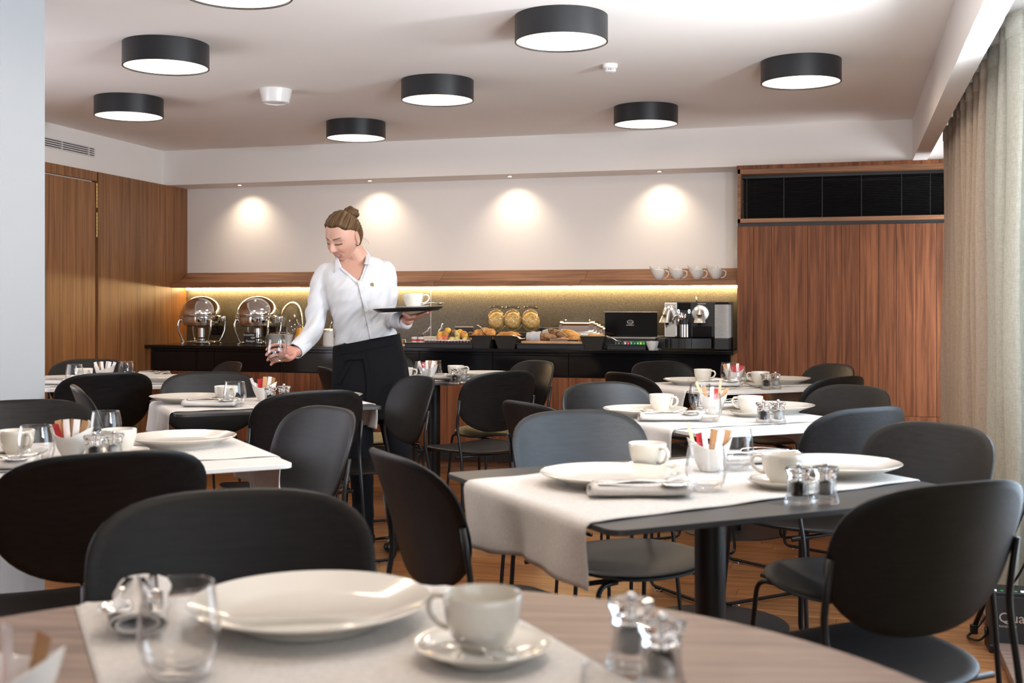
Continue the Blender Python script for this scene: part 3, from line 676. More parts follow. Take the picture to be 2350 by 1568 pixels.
# runners: cloth strips that fall over the table ends
def runner(T, y0, y1, label, y0b=None, y1b=None, dr=.13, seed=1, drop2=None, lift=.0012):
    rnd = random.Random(seed); L = T['L']; y0b = y0 if y0b is None else y0b; y1b = y1 if y1b is None else y1b
    drop2 = dr if drop2 is None else drop2
    tot = dr+L+drop2; ph = [rnd.uniform(0, 6) for _ in range(6)]
    def fn(a, b_):
        s = a*tot-dr-L/2; f_ = min(1, max(0, (s+L/2)/L)); lo = y0*(1-f_)+y0b*f_; hi = y1*(1-f_)+y1b*f_
        y = lo+(hi-lo)*b_+.003*sin(a*19+ph[0])*(1 if b_ > .5 else -1)
        r_ = .016; z = lift; x = s
        for sg in (-1, 1):
            d = s*sg-(L/2-.004)
            if d > 0:
                th = min(d/r_, pi/2); x = sg*(L/2-.004+r_*sin(th)); z = lift-r_*(1-cos(th))-max(0, d-r_*pi/2)
                h = max(0, d-r_*pi/2); k = min(1, h/.1)
                x += sg*(.012*sin(b_*11+ph[1])*k+.006*sin(b_*23+ph[2])*k+.004*k)
                y += (b_-.5)*-.05*k+.006*sin(h*30+ph[3])
                z -= .012*sin(b_*5+ph[4])*k
        edge = .0008*(sin(a*40+b_*7+ph[3])+1)
        z += edge if abs(s) < L/2-.01 else 0
        return tuple(tp(T, x, y, z-0))
    g = G(); g.grid(fn, 110, 28); o = g.obj('table_runner', 'white_linen', None, True)
    sd = o.modifiers.new('t', 'SOLIDIFY'); sd.thickness = .0022; sd.offset = 1
    return tag(o, label, 'tablecloth', 'white linen table runners')
runner(T2, -.335, .25, 'white linen runner hanging off the front dark table', -.20, .385, .135, 1)
runner(T3, -.22, .30, 'white linen runner on the near left white table', -.24, .26, .13, 2)
runner(T4, -.27, .26, 'white linen runner hanging off the dark table left of the waitress', -.25, .26, .12, 3)
runner(T5, -.26, .24, 'white runner on the far left white table', None, None, .12, 4)
runner(T6, -.25, .24, 'white runner on the dark table behind the waitress', None, None, .12, 5)
runner(T7, -.20, .30, 'white runner on the middle white table', -.20, .30, .12, 6)
runner(T8, -.20, .28, 'white runner on the far right white table', None, None, .12, 7)
# the foreground runner lies flat across the round table
q0, q1 = at(170, 1389, ZTB), at(1030, 1334, ZTB)
q2 = q1+(at(1359, 1518, ZTB)-q1)*2.2; q3 = q0+(at(222, 1568, ZTB)-q0)*2.6
def fn(a, b_):
    p = q0.lerp(q1, a).lerp(q3.lerp(q2, a), b_)
    d = Vector((p.x-T1c[0], p.y-T1c[1], 0)); r_ = d.length; z = ZTB+.0015+.0006*(1+sin(a*31)*sin(b_*17))
    if r_ > T1r-.002: k = (T1r-.002)/r_; ex = r_-(T1r-.002); p = Vector((T1c[0]+d.x*k, T1c[1]+d.y*k, 0))+d.normalized()*(.006); z -= ex
    return (p.x, p.y, z)
g = G(); g.grid(fn, 60, 60); o = g.obj('table_runner', 'white_linen', None, True); sd = o.modifiers.new('t', 'SOLIDIFY'); sd.thickness = .002; sd.offset = 1
tag(o, 'white linen runner lying across the round wooden table', 'tablecloth', 'white linen table runners')
# ================================================================ TABLEWARE
RUN = .0042
def plate_p():
    k_ = .965
    pr = [(0, .006), (.085, .006), (.092, .004), (.095, 0), (.099, .0), (.104, .007), (.135, .018), (.160, .0275), (.1615, .0295), (.160, .0305), (.150, .0275), (.118, .016), (.100, .0115), (0, .0105)]
    o = G().lathe([(a*k_, b_) for a, b_ in pr], 80).obj('plate', 'porcelain', None, 50); return Proto(tag(o, 'x', 'plate', 'white dinner plates'))
def saucer_p():
    pr = [(0, .004), (.04, .004), (.043, 0), (.047, 0), (.05, .005), (.070, .012), (.079, .0175), (.0795, .019), (.078, .0195), (.066, .0145), (.045, .0095), (.030, .009), (.028, .0075), (0, .0075)]
    o = G().lathe(pr, 56).obj('saucer', 'porcelain', None, 50); return Proto(tag(o, 'x', 'saucer', 'white saucers'))
def cup_p():
    e = empty('cup', (0, 0, 0), 0, 'x', 'cup', 'white cups')
    pr = [(0, .004), (.022, .004), (.023, 0), (.026, 0), (.028, .005), (.037, .018), (.0435, .036), (.046, .056), (.0465, .064), (.0455, .0655), (.0445, .064), (.0435, .050), (.040, .034), (.032, .016), (.022, .009), (0, .008)]
    G().lathe(pr, 56).obj('body', 'porcelain', e, 50)
    pts = [(.043, 0, .054), (.052, 0, .058), (.064, 0, .057), (.071, 0, .049), (.071, 0, .040), (.066, 0, .031), (.057, 0, .024), (.048, 0, .021), (.038, 0, .021)]
    G().tube(pts, [.004, .0042, .0042, .004, .004, .004, .004, .0042, .0045], 10, flat=1.35, up=(0, 1, 0)).obj('handle', 'porcelain', e, True); return Proto(e)
def tumbler_p():
    pr = [(0, .0), (.026, 0), (.030, .002), (.040, .016), (.0455, .036), (.0455, .050), (.0425, .072), (.0385, .093), (.0380, .0955), (.0372, .0955), (.0368, .093), (.0408, .072), (.0437, .050), (.0437, .036), (.0385, .018), (.028, .011), (.015, .0085), (0, .008)]
    g = G().lathe([(a, b_*1.07) for a, b_ in pr], 64); g.m = [1 if max(g.v[i][2] for i in f) < .0205 else 0 for f in g.f]; o = g.obj('tumbler', ['glass', 'base_glass'], None, True, True); return Proto(tag(o, 'x', 'glass', 'clear stemless glasses'))
def bowl_p():
    """white bowl with a dipping pouring rim"""
    g = G(); n = 64; out = [(0, .002), (.020, 0), (.024, .004), (.034, .022), (.046, .048), (.053, .070)]; inn = [(.051, .070), (.044, .048), (.032, .022), (.020, .008), (0, .007)]
    vs = []; pr = out+inn
    for i in range(n):
        a = 2*pi*i/n
        for r_, z in pr:
            k = z/.07; vs.append((r_*cos(a)*(1+.05*k*cos(2*a)), r_*sin(a), z+k**3*(.012*cos(2*a)+.002)))
    m_ = len(pr); g.add(vs, [(i*m_+k, ((i+1) % n)*m_+k, ((i+1) % n)*m_+k+1, i*m_+k+1) for i in range(n) for k in range(m_-1)])
    return Proto(tag(g.obj('bowl', 'porcelain_white', None, 55), 'x', 'bowl', 'white sachet bowls'))
def mill_p(fill, nm, lab):
    e = empty(nm, (0, 0, 0), 0, 'x', 'mill', lab)
    pr = [(0, 0), (.027, 0), (.029, .003), (.028, .008), (.0245, .018), (.022, .030), (.0215, .046), (.022, .050), (.0150, .050), (.0150, .018), (.010, .014), (0, .013)]
    G().lathe(pr, 40).obj('glass_body', 'base_glass', e, 40, True)
    G().lathe([(0, .0170), (.0142, .0175), (.0146, .028), (.0146, .040), (.011, .0455), (0, .046)], 24, wob=lambda a: 1+.03*sin(5*a)).obj('filling', fill, e, True)
    pr = [(.004, .051), (.0215, .051), (.0225, .054), (.0215, .058), (.023, .064), (.027, .070), (.0275, .074), (.0262, .0755), (.016, .0735), (.004, .073)]
    G().lathe(pr, 12).obj('head', 'acrylic', e, False, True)
    g = G(); g.tube([(0, 0, .040), (0, 0, .076)], .0025, 10); g.ball((0, 0, .0800), .0062, .0062, .0058, 16, 10); g.obj('knob', 'steel', e, True)
    return Proto(e)
def spoon_geo(L, bw, bl, hw=.0045):
    """spoon lying along +x, bowl at x = L"""
    g = G()
    def fn(a, b_):
        x = L*a; y = b_-.5
        if x > L-bl: q = (x-(L-bl))/bl; w = bw*sqrt(max(0, 1-(2*q-1)**2))*.5+.0015*(1-q); z = -.006*sin(pi*q)*(1-(2*y)**2)+.004
        else: q = x/(L-bl); w = hw*(1.15-.75*q)+.0004; z = .003+.009*sin(q*pi*.5)*q*(1-q)*3+.004*q
        return (x, y*2*w, z)
    g.grid(fn, 34, 8); return g
def thick(o, t_=.0016):
    sd = o.modifiers.new('t', 'SOLIDIFY'); sd.thickness = t_; sd.offset = 0; return o
def spoon_p(name, L, bw, bl, grp):
    o = thick(spoon_geo(L, bw, bl).obj(name, 'chrome', None, True)); return Proto(tag(o, 'x', 'spoon', grp))
def fork_p():
    g = G(); L = .195
    g.grid(lambda a, b_: (a*.14, (b_-.5)*2*(.0050*(1.15-.6*a)), .003+.010*a*a*(1-a)*3), 14, 2)
    g.grid(lambda a, b_: (.14+a*.022, (b_-.5)*2*(.0025+.0095*min(1, a*1.6)), .003+.003*a), 6, 4)
    for k in range(4): yy = -.0085+k*.0057; g.grid(lambda a, b_: (.162+a*.04, yy-.0013+b_*.0026*(1-.35*a), .006+.004*a*a), 6, 1)
    o = thick(g.obj('fork', 'chrome', None, True)); return Proto(tag(o, 'x', 'fork', 'steel forks on napkins'))
def knife_p():
    g = G(); g.grid(lambda a, b_: (a*.11, (b_-.5)*.0105*(1-.25*a), .0045), 6, 2); g.grid(lambda a, b_: (.11+a*.105, (b_-.5)*.018*(1-.2*a-.75*max(0, a-.75)*2.6*b_), .0045), 16, 3)
    o = thick(g.obj('knife', 'chrome', None, True), .0022); return Proto(tag(o, 'x', 'knife', 'steel knives on napkins'))
def napkin_p():
    """rolled napkin: flat roll with a folded end"""
    e = empty('napkin', (0, 0, 0), 0, 'x', 'napkin', 'rolled linen napkins')
    g = G(); n = 26; sp = []
    for i in range(n+1): a = -pi/2+i/n*4.2*pi; r_ = 1-.55*i/n; sp.append((r_*.029*cos(a), .0145+r_*.0135*sin(a)))
    g.grid(lambda a, b_: ((a-.5)*.215+.004*sin(b_*9), sp[min(n, int(round(b_*n)))][0]+.0015*sin(a*13+b_*4), sp[min(n, int(round(b_*n)))][1]*(1-.15*sin(pi*a))+.0003), 16, n)
    o = g.obj('cloth', 'white_linen', e, True); sd = o.modifiers.new('t', 'SOLIDIFY'); sd.thickness = .0016
    return Proto(e)
def sachet_p(matn, w, L, nm, cat, grp):
    g = G()
    def side(s): return lambda a, b_: (-w/2+a*w, s*.0022*sin(pi*a)*sin(pi*min(1, max(0, (b_-.08)/.84))), b_*L)
    g.grid(side(1), 4, 8); g.grid(side(-1), 4, 8)
    return Proto(tag(g.obj(nm, matn, None, True), 'x', cat, grp))
PL, SA, CU, TU, BO = plate_p(), saucer_p(), cup_p(), tumbler_p(), bowl_p()
PE, SL = mill_p('pepper', 'pepper_mill', 'clear pepper mills'), mill_p('salt', 'salt_mill', 'clear salt mills')
TS = spoon_p('teaspoon', .125, .024, .038, 'teaspoons'); SP = spoon_p('soup_spoon', .19, .040, .058, 'steel spoons on napkins')
FO, KN, NA = fork_p(), knife_p(), napkin_p()
SW, SB, SR = sachet_p('paper_white', .017, .085, 'sugar_sachet', 'sachet', 'white sugar sachets'), sachet_p('paper_brown', .018, .085, 'brown_sugar_sachet', 'sachet', 'brown sugar sachets'), sachet_p('paper_red', .030, .062, 'red_sachet', 'sachet', 'red sweetener sachets')
gst = G(); gst.rbox(-.005, -.0008, 0, .005, .0008, .115, .0006); ST = Proto(tag(gst.obj('wooden_stirrer', 'lip_wood'), 'x', 'stirrer', 'wooden stirrers'))
def on(u, v, z=RUN): return at(u, v, ZTB+z)
def plate(u, v, lab): p = on(u, v); PL.put(p, 0, lab)
def cup(u, v, hand, lab, saucer=True, spoon=None, z=RUN):
    """cup by its foot; hand = direction of the handle in degrees"""
    p = on(u, v, z+(.010 if saucer else 0))
    if saucer:
        q = Vector((p.x, p.y, ZTB+z)); SA.put(q, 0, 'white saucer under the '+lab)
        if spoon is not None:
            a = radians(spoon); ox, oy = -sin(a)*-.048, cos(a)*-.048
            TS.put((q.x+.040*sin(a)-.062*cos(a), q.y-.040*cos(a)-.062*sin(a), q.z+.0155), 0, 'teaspoon beside the '+lab, None, (0, 0, a))
    CU.put((p.x, p.y, p.z), radians(hand), lab)
def glass(u, v, lab): TU.put(on(u, v), 0, 'clear stemless glass '+lab)
def napkin(u, v, ang, where, cut=1, lab2=None):
    p = on(u, v, RUN+.001); a = radians(ang); NA.put(p, a, 'rolled white napkin '+where, None, None, (1, 1.35, 1.1) if where == 'on the round wooden table' else None)
    n_ = Vector((-sin(a), cos(a), 0)); d = Vector((cos(a), sin(a), 0)); top = p+Vector((0, 0, .0265))
    if cut:
        KN.put(top+n_*.016-d*.10, a+.05, 'knife on the napkin '+where); FO.put(top-d*.095, a+.12, 'fork on the napkin '+where); SP.put(top-n_*.015-d*.09, a-.06, 'spoon on the napkin '+where)
def mills(p1, s1, where, order='pepper'):
    if p1: PE.put(on(p1[0], p1[1], p1[2] if len(p1) > 2 else .0005), .3, 'pepper mill with black corns '+where)
    if s1: SL.put(on(s1[0], s1[1], s1[2] if len(s1) > 2 else .0005), .9, 'salt mill with white filling '+where)
POSN = ['leftmost', 'second from left', 'third from left', 'middle', 'third from right', 'second from right', 'rightmost', 'tallest']
def bowl(u, v, where, items, rz=0, seed=1):
    p = on(u, v); BO.put(p, YAW+rz, 'white sachet bowl '+where)
    rnd = random.Random(seed); n = len(items); cnt = {}
    for i, k in enumerate(items):
        f_ = (i/(n-1)-.5)*2 if n > 1 else 0
        off = Vector((CS*f_*.024, SN*f_*.024, 0)); bk = (i % 2)*.014-.007; off += Vector((-SN*bk, CS*bk, 0))
        pr_, nm, h = {'w': (SW, 'white sugar sachet', .020), 'b': (SB, 'brown sugar sachet', .020), 'r': (SR, 'red sachet', .034), 's': (ST, 'wooden stirrer', .012)}[k]
        place_ = 'far left in' if f_ < -.5 else 'left in' if f_ < -.05 else 'middle in' if f_ <= .05 else 'right in' if f_ <= .5 else 'far right in'
        lean = f_*.30+rnd.uniform(-.06, .06); R_ = Matrix.Rotation(YAW, 4, 'Z') @ Matrix.Rotation(lean, 4, 'Y') @ Matrix.Rotation(rnd.uniform(-.15, .15), 4, 'X') @ Matrix.Rotation(rnd.uniform(-.7, .7), 4, 'Z')
        lab = nm+' '+place_+' bowl '+where
        key = lab; cnt[key] = cnt.get(key, 0)+1
        if cnt[key] > 1: lab = lab.replace(' in bowl', ' behind in bowl')
        pr_.put(p+off+Vector((0, 0, h)), 0, lab, None, R_.to_euler())
# --- round table in the foreground
plate(712, 1425, 'large white dinner plate on the round wooden table')
cup(1107, 1490, 172, 'large cream cup on the round wooden table', True, -8)
glass(411, 1549, 'at the front left on the round table')
napkin(318, 1412, -58, 'on the round wooden table')
SL.put(on(1447, 1530, .0005), .3, 'salt mill on the round wooden table'); PE.put(on(1518, 1588, .0005), .4, 'pepper mill on the round wooden table')
glass(1440, 1800, 'at the bottom edge, before the salt mill of the round table')
NA.put(on(1490, 1760, .001), .9, 'napkin seen behind the glass at the bottom edge')
bowl(10, 1690, 'at the bottom left corner on the round table', 'rwb', 0, 3)
# --- front dark table
plate(1395, 1112, 'white dinner plate at the left of the front dark table')
napkin(1468, 1140, 18, 'on the front dark table')
glass(1620, 1126, 'in front of the bowl on the front dark table')
glass(1688, 1078, 'behind the bowl on the front dark table')
cup(1486, 1078, -38, 'cream cup at the left of the front dark table', True, -16)
cup(1795, 1108, 165, 'cream cup at the right of the front dark table', True, 130)
bowl(1628, 1082, 'on the front dark table', 'srwbwb', 0, 5)
napkin(1742, 1062, -150, 'at the back right of the front dark table')
plate(1918, 1088, 'white dinner plate at the right of the front dark table')
mills((1832, 1156), (1895, 1154), 'on the front dark table')
# --- near left white table
cup(38, 1043, -20, 'cream cup near the left edge on the near left white table', True)
glass(83, 1068, 'at the left on the near left white table'); glass(243, 1024, 'behind the red sachet bowl')
bowl(165, 1052, 'on the near left white table', 'rbwbwbw', 0, 2)
cup(273, 1040, 100, 'wide cream cup on the near left white table', True)
plate(418, 1023, 'white dinner plate on the near left white table')
mills((216, 1066), (261, 1062), 'on the near left white table')
SA.put(on(-8, 1045), 0, 'white saucer cut off by the left edge'); napkin(-22, 1078, 20, 'cut off by the left edge')
# --- dark table left of the waitress
plate(430, 924, 'white dinner plate on the dark table left of the waitress'); napkin(482, 934, 16, 'on the dark table left of the waitress')
glass(539, 934, 'on the dark table left of the waitress'); cup(518, 922, -30, 'cream cup on the dark table left of the waitress', True, 20)
bowl(606, 921, 'on the dark table left of the waitress', 'wrbwb', 0, 8); mills((620, 932), (652, 928), 'on the dark table left of the waitress')
plate(748, 921, 'white plate hidden behind the black chair before the waitress')
# --- far left white table
plate(145, 878, 'white dinner plate beside the column on the far left white table'); glass(171, 881, 'nearest the column on the far left white table')
napkin(128, 884, 15, 'beside the column on the far left white table')
cup(192, 874, -20, 'small looking cream cup on the far left white table'); bowl(240, 874, 'on the far left white table', 'wbwwww', 0, 6); glass(290, 872, 'at the right on the far left white table')
plate(385, 876, 'white dinner plate at the right of the far left white table'); napkin(352, 865, -20, 'at the right of the far left white table')
# --- dark table behind the waitress
cup(928, 872, 0, 'cream cup just right of the waitress'); glass(969, 873, 'at the left on the dark table behind the waitress'); glass(996, 870, 'at the right on the dark table behind the waitress')
bowl(982, 871, 'on the dark table behind the waitress', 'wrwbwb', 0, 9); cup(1046, 866, 20, 'cream cup behind the mills on the dark table'); napkin(1022, 872, -30, 'on the dark table behind the waitress')
mills((1043, 881), (1063, 879), 'on the dark table behind the waitress'); plate(1105, 866, 'white plate behind the middle black chair')
# --- middle white table
plate(1480, 955, 'white dinner plate at the left of the middle white table'); napkin(1537, 967, 15, 'on the middle white table')
cup(1518, 945, -25, 'white cup at the left of the middle white table'); glass(1627, 968, 'in front on the middle white table'); glass(1607, 940, 'behind on the middle white table')
bowl(1636, 951, 'on the middle white table', 'sbwrsb', 0, 4); cup(1722, 950, 160, 'white cup at the right of the middle white table', True, 150)
plate(1775, 946, 'white dinner plate at the right of the middle white table'); napkin(1690, 938, -160, 'at the back right of the middle white table')
mills((1752, 974), (1786, 973), 'on the middle white table')
# --- far right white table
plate(1592, 883, 'white dinner plate at the left of the far right white table'); napkin(1645, 888, 12, 'on the far right white table')
cup(1613, 876, -20, 'white cup at the left of the far right white table'); glass(1692, 888, 'in front on the far right white table'); glass(1672, 876, 'behind on the far right white table')
bowl(1684, 880, 'on the far right white table', 'bwrwr', 0, 7); cup(1745, 883, 165, 'white cup at the right of the far right white table')
plate(1792, 880, 'white dinner plate at the right of the far right white table'); napkin(1712, 875, -155, 'at the back right of the far right white table')
mills((1758, 894), (1780, 893), 'on the far right white table')

# ================================================================ THINGS ON THE BUFFET
def bx(u0, u1, v0, v1, Y):           # extent of a front face on the plane y = Y
    return px_x(u0, Y), px_x(u1, Y), zy((u0+u1)/2, v1, Y), zy((u0+u1)/2, v0, Y)
def ct(u, Y): return at_y(u, Y, ZT)
# roll top chafing dishes
def chafing():
    e = empty('chafing_dish', (0, 0, 0), 0, 'x', 'chafing dish', 'chrome chafing dishes')
    R = .158; zr = .205
    pr = [(R*cos(a), zr+.012+.142*sin(a)) for a in [i*pi/2/16 for i in range(17)]]
    lid = G().lathe([(R-.004, zr+.008)]+pr, 64).obj('lid', 'chrome', e, 60)
    G().tube([(-.035, -R*.985, zr+.018), (-.03, -R-.022, zr+.016), (.03, -R-.022, zr+.016), (.035, -R*.985, zr+.018)], .004, 8).obj('lid_handle', 'chrome', lid, True)
    G().lathe([(0, zr-.02), (R-.008, zr-.045), (R+.004, zr-.045), (R+.006, zr-.035), (R+.006, zr), (R+.010, zr+.004), (R+.008, zr+.008), (R-.005, zr+.008), (R-.01, zr)], 64).obj('water_pan', 'chrome', e, 40)
    G().lathe([(R*.86, zr-.045), (R*.84, zr-.062), (R*.7, zr-.072), (0, zr-.073)], 48).obj('food_pan', 'steel', e, 40)
    for k in range(4):
        a = pi/4+k*pi/2+.12; d = (cos(a), sin(a))
        pts = [(R*1.0, zr-.018), (R*1.10, zr-.024), (R*1.17, zr-.05), (R*1.13, .10), (R*1.0, .05), (R*.88, .020), (R*.92, .006), (R*1.02, .004)]
        G().tube([(r_*d[0], r_*d[1], z) for r_, z in pts], [.006, .008, .0095, .008, .006, .005, .005, .006], 10).obj('leg', 'chrome', e, True)
    g = G(); g.tube([(R*.88*cos(i*pi/20), R*.88*sin(i*pi/20), .017) for i in range(40)], .0035, 8, True); g.obj('base_ring', 'chrome', e, True)
    G().lathe([(0, .0), (.034, 0), (.036, .004), (.034, .04), (.012, .044), (.0, .044)], 32).obj('burner', 'steel', e, 40)
    G().lathe([(0, .052), (.030, .052), (.028, .120), (.0, .125)], 24).obj('heat_shield', 'chrome', e, 40)
    g = G(); g.T = Matrix.Translation((R*1.06, .05, zr-.018)); g.rbox(-.02, -.02, -.02, .018, .02, .022, .004); g.obj('hinge', 'chrome', e)
    return Proto(e)
CF = chafing()
CF.put(ct(463, 7.74), 0, 'left chrome chafing dish with domed lid on the black worktop')
CF.put(ct(592, 7.74), 0, 'right chrome chafing dish with domed lid, behind the chalk sign')
# chalk sign
x0, x1, z0, z1 = bx(559, 589, 762, 784, 7.55); p = Vector(((x0+x1)/2, 7.55, ZT))
e = empty('chalk_sign', p, 0, 'small blackboard sign reading Scrambled eggs Sausages below the right chafing dish', 'sign')
G().rbox(-.05, -.002, .004, .05, .002, .094, .001).obj('board', 'black_matt', e); G().rbox(-.03, -.012, 0, .03, .012, .006, .001).obj('foot', 'acrylic', e)
for tx, s_, xx, zz in (('Scrambled', .021, -.010, .070), ('eggs', .021, .024, .052), ('Sausages', .021, .002, .026)):
    o = link('lettering', text_mesh(tx, s_, 'paper_white', 'lettering', .0003, .25), e); o.location = (xx, -.0026, zz); o.rotation_euler = (pi/2, 0, 0)
# sockets on the splashback
for u0, u1, v0, v1, lb in ((484, 513, 748, 769, 'black double socket behind the left chafing dish'), (604, 655, 750, 772, 'black double socket behind the right chafing dish')):
    x0, x1, z0, z1 = bx(u0, u1, v0, v1, YB-.02); e = empty('wall_socket', (x0, YB-.021, z0), 0, lb, 'socket', 'black wall sockets')
    G().rbox(0, 0, 0, x1-x0, .008, z1-z0, .002).obj('plate', 'black_gloss', e)
    for k in (.27, .73): g = G(); g.T = Matrix.Translation(((x1-x0)*k, -.0005, (z1-z0)/2)) @ Matrix.Rotation(pi/2, 4, 'X'); g.lathe([(.014, 0), (.0185, .0), (.0185, .001), (.014, .0015), (.014, 0)], 24); g.obj('outlet', 'pvc_black', e)
# stack of small plates beside the dish
SPP = None; p = ct(634, 7.62)
pos10 = ['topmost', 'second from the top', 'third from the top', 'fourth from the top', 'fifth from the top', 'fifth from the bottom', 'fourth from the bottom', 'third from the bottom', 'second from the bottom', 'bottom one']
gp = G().lathe([(0, .002), (.045, 0), (.048, .002), (.072, .008), (.073, .010), (.046, .006), (0, .005)], 40)
for i in range(10):
    if SPP is None: SPP = Proto(tag(gp.obj('side_plate', 'porcelain_white', None, 50), 'x', 'plate', 'stack of side plates'))
    SPP.put((p.x, p.y, ZT+.0005+.0078*(9-i)), 0, 'white side plate right of the chafing dishes, %s of the stack' % pos10[i])
p = ct(662, 7.60); e = empty('sauce_bowl', p, 0, 'white fluted sauce bowl between plate stack and juice carafe', 'bowl')
G().lathe([(0, .002), (.018, 0), (.02, .004), (.016, .012), (.022, .03), (.034, .075), (.037, .080), (.035, .080), (.020, .032), (0, .02)], 40, wob=lambda a: 1+.04*cos(2*a)).obj('body', 'porcelain_white', e, 50)
e = thick(spoon_geo(.15, .024, .038).obj('serving_spoon', 'steel', None, True)); e.location = (p.x-.06, p.y-.01, ZT+.104); e.rotation_euler = (0, -.25, .2)
e.location = (ct(634, 7.62).x-.045, 7.61, ZT+.0835); e.rotation_euler = (0, 0, .5); tag(e, 'serving spoon lying on the stack of side plates', 'spoon')
# juice carafe
p = ct(690, 7.62); e = empty('juice_carafe', p, 0, 'glass carafe full of orange juice behind the arm of the waitress', 'carafe')
G().lathe([(0, 0), (.058, 0), (.060, .003), (.058, .008), (.030, .135), (.028, .145), (.029, .155), (.040, .192), (.0385, .192), (.0275, .156), (.0262, .145), (.028, .135), (.055, .010), (0, .006)], 48).obj('glass_body', 'jar_glass', e, 50, True)
G().lathe([(0, .0075), (.0535, .0115), (.0292, .126), (0, .126)], 40).obj('juice', 'orange_juice', e, 50)
p = ct(672, 7.88); e = empty('glass_dome', p, 0, 'large clear glass dome behind the juice carafe', 'dome')
pr = [(.135*cos(a), .02+.30*sin(a)) for a in [i*pi/2/14 for i in range(15)]]; G().lathe(pr+[(r_*.985, z*.985) for r_, z in pr[::-1]]+[pr[0]], 48).obj('cover', 'jar_glass', e, 60, True); G().lathe([(0, 0), (.145, 0), (.147, .008), (.14, .014), (0, .014)], 48).obj('foot', 'porcelain_white', e, 40)
# steaming jug and lid seen between arm and body
p = ct(757, 7.66); e = empty('soup_jar', p, 0, 'white jar with flat steel lid and ladle between arm and body of the waitress', 'jar')
G().lathe([(0, 0), (.05, 0), (.052, .01), (.046, .10), (.047, .106), (0, .106)], 40).obj('body', 'porcelain_white', e, 40); G().lathe([(0, .106), (.053, .106), (.053, .116), (.03, .122), (0, .123)], 40).obj('lid', 'silver_satin', e, 40)
G().tube([(.0, 0, .12), (.008, -.005, .15), (.022, -.01, .175)], .003, 8).obj('ladle_handle', 'chrome', e, True)
p = ct(775, 7.66); e = empty('cereal_tumbler', p, 0, 'small glass of seeds hidden partly behind the waitress', 'glass')
G().lathe([(0, 0), (.028, 0), (.035, .10), (.033, .10), (.026, .004), (0, .004)], 32).obj('glass_body', 'acrylic', e, 40, True); G().lathe([(0, .005), (.025, .006), (.031, .075), (0, .078)], 24).obj('filling', 'cereal', e, 40)
def tray(u0, u1, v0, Y, lab, dep=.26, h=None):
    x0, x1 = px_x(u0, Y), px_x(u1, Y); h = h or zy((u0+u1)/2, v0, Y)-ZT
    e = empty('serving_tray', (x0, Y, ZT), 0, lab, 'tray', 'black buffet trays'); w = x1-x0
    g = G(); g.rbox(.006, .006, 0, w-.006, dep-.006, h-.006, .002); g.obj('base', 'black_matt', e)
    g = G(); g.rbox(0, 0, h-.006, w, dep, h, .0015); g.obj('rim_plate', 'black_matt', e); return Vector((x0, Y, ZT+h)), w, h
# tray with portions, jams and fruit
o3, w3, h3 = tray(926, 1084, 787, 7.50, 'black tray carrying jam pots and the heap of fruit')
p = ct(915, 7.60); e = empty('butter_dish', p, 0, 'low glass dish of butter portions right of the waitress', 'dish')
G().rbox(-.10, -.07, 0, .035, .07, .012, .003).obj('dish', 'porcelain_white', e); G().rbox(-.10, .04, .012, .035, .07, .05, .003).obj('back_rim', 'acrylic', e)
k = 0
for lb, mt_, dx, dy, hh in (('yellow butter portion at the left', 'fruit_yellow', -.035, .0, .03), ('green topped portion behind', 'fruit_pale', -.01, .02, .036), ('white cream portion in front', 'porcelain_white', -.028, -.045, .024), ('white cream portion near the tray', 'porcelain_white', .008, -.045, .022), ('orange portion at the right', 'crust_gold', .016, .005, .030)):
    tag(G().lathe([(0, 0), (.011, 0), (.0145, hh*.9), (.0155, hh*.92), (.0155, hh), (0, hh)], 16, c=(0, 0, 0)).obj('portion_cup', mt_, None, 40), lb+' of the butter dish', 'portion cup', 'portion cups').location = (p.x+dx, p.y+dy, ZT+.0125)
for i, u in enumerate((951, 966)):
    q = at_y(u, 7.55, 0); e = empty('jam_pot', (q.x, 7.55, o3.z), 0, 'white paper labelled jam pot with red band, '+('left' if i == 0 else 'right')+' of two', 'pot', 'labelled jam pots')
    G().lathe([(0, 0), (.019, 0), (.021, .006), (.021, .036), (.017, .040), (0, .040)], 24).obj('glass_body', 'porcelain_white', e, 40); G().lathe([(.0213, .010), (.0216, .010), (.0216, .022), (.0213, .022)], 24).obj('label_band', 'paper_red', e); G().lathe([(.0, .040), (.0185, .040), (.0185, .047), (0, .047)], 24).obj('lid', 'fruit_purple', e, 40)
q = at_y(987, 7.62, 0); G_ = G().rbox(-.05, -.03, 0, .045, .03, .040, .004); tag(G_.obj('jam_box', 'sheer'), 'pale translucent tub beside the labelled jam pots', 'tub').location = (q.x, 7.64, o3.z)
JP = None; us = [978+i*7.3 for i in range(15)]
ords = ['leftmost', 'second', 'third', 'fourth', 'fifth', 'sixth', 'seventh', 'eighth', 'ninth', 'tenth', 'eleventh', 'twelfth', 'thirteenth', 'fourteenth', 'rightmost']
for i, u in enumerate(us):
    if JP is None:
        e = empty('mini_jam_jar', (0, 0, 0), 0, 'x', 'jar', 'row of mini jam jars'); G().lathe([(0, 0), (.0095, 0), (.0105, .003), (.0105, .012), (.009, .014), (0, .014)], 16).obj('body', 'fruit_purple', e, 40); G().lathe([(0, .014), (.0105, .014), (.0105, .020), (0, .020)], 16).obj('lid', 'porcelain_white', e, 40); JP = Proto(e)
    q = at_y(u, 7.522, 0); JP.put((q.x, 7.522, o3.z), 0, 'mini jam jar with white lid, %s of the front row' % ords[i])
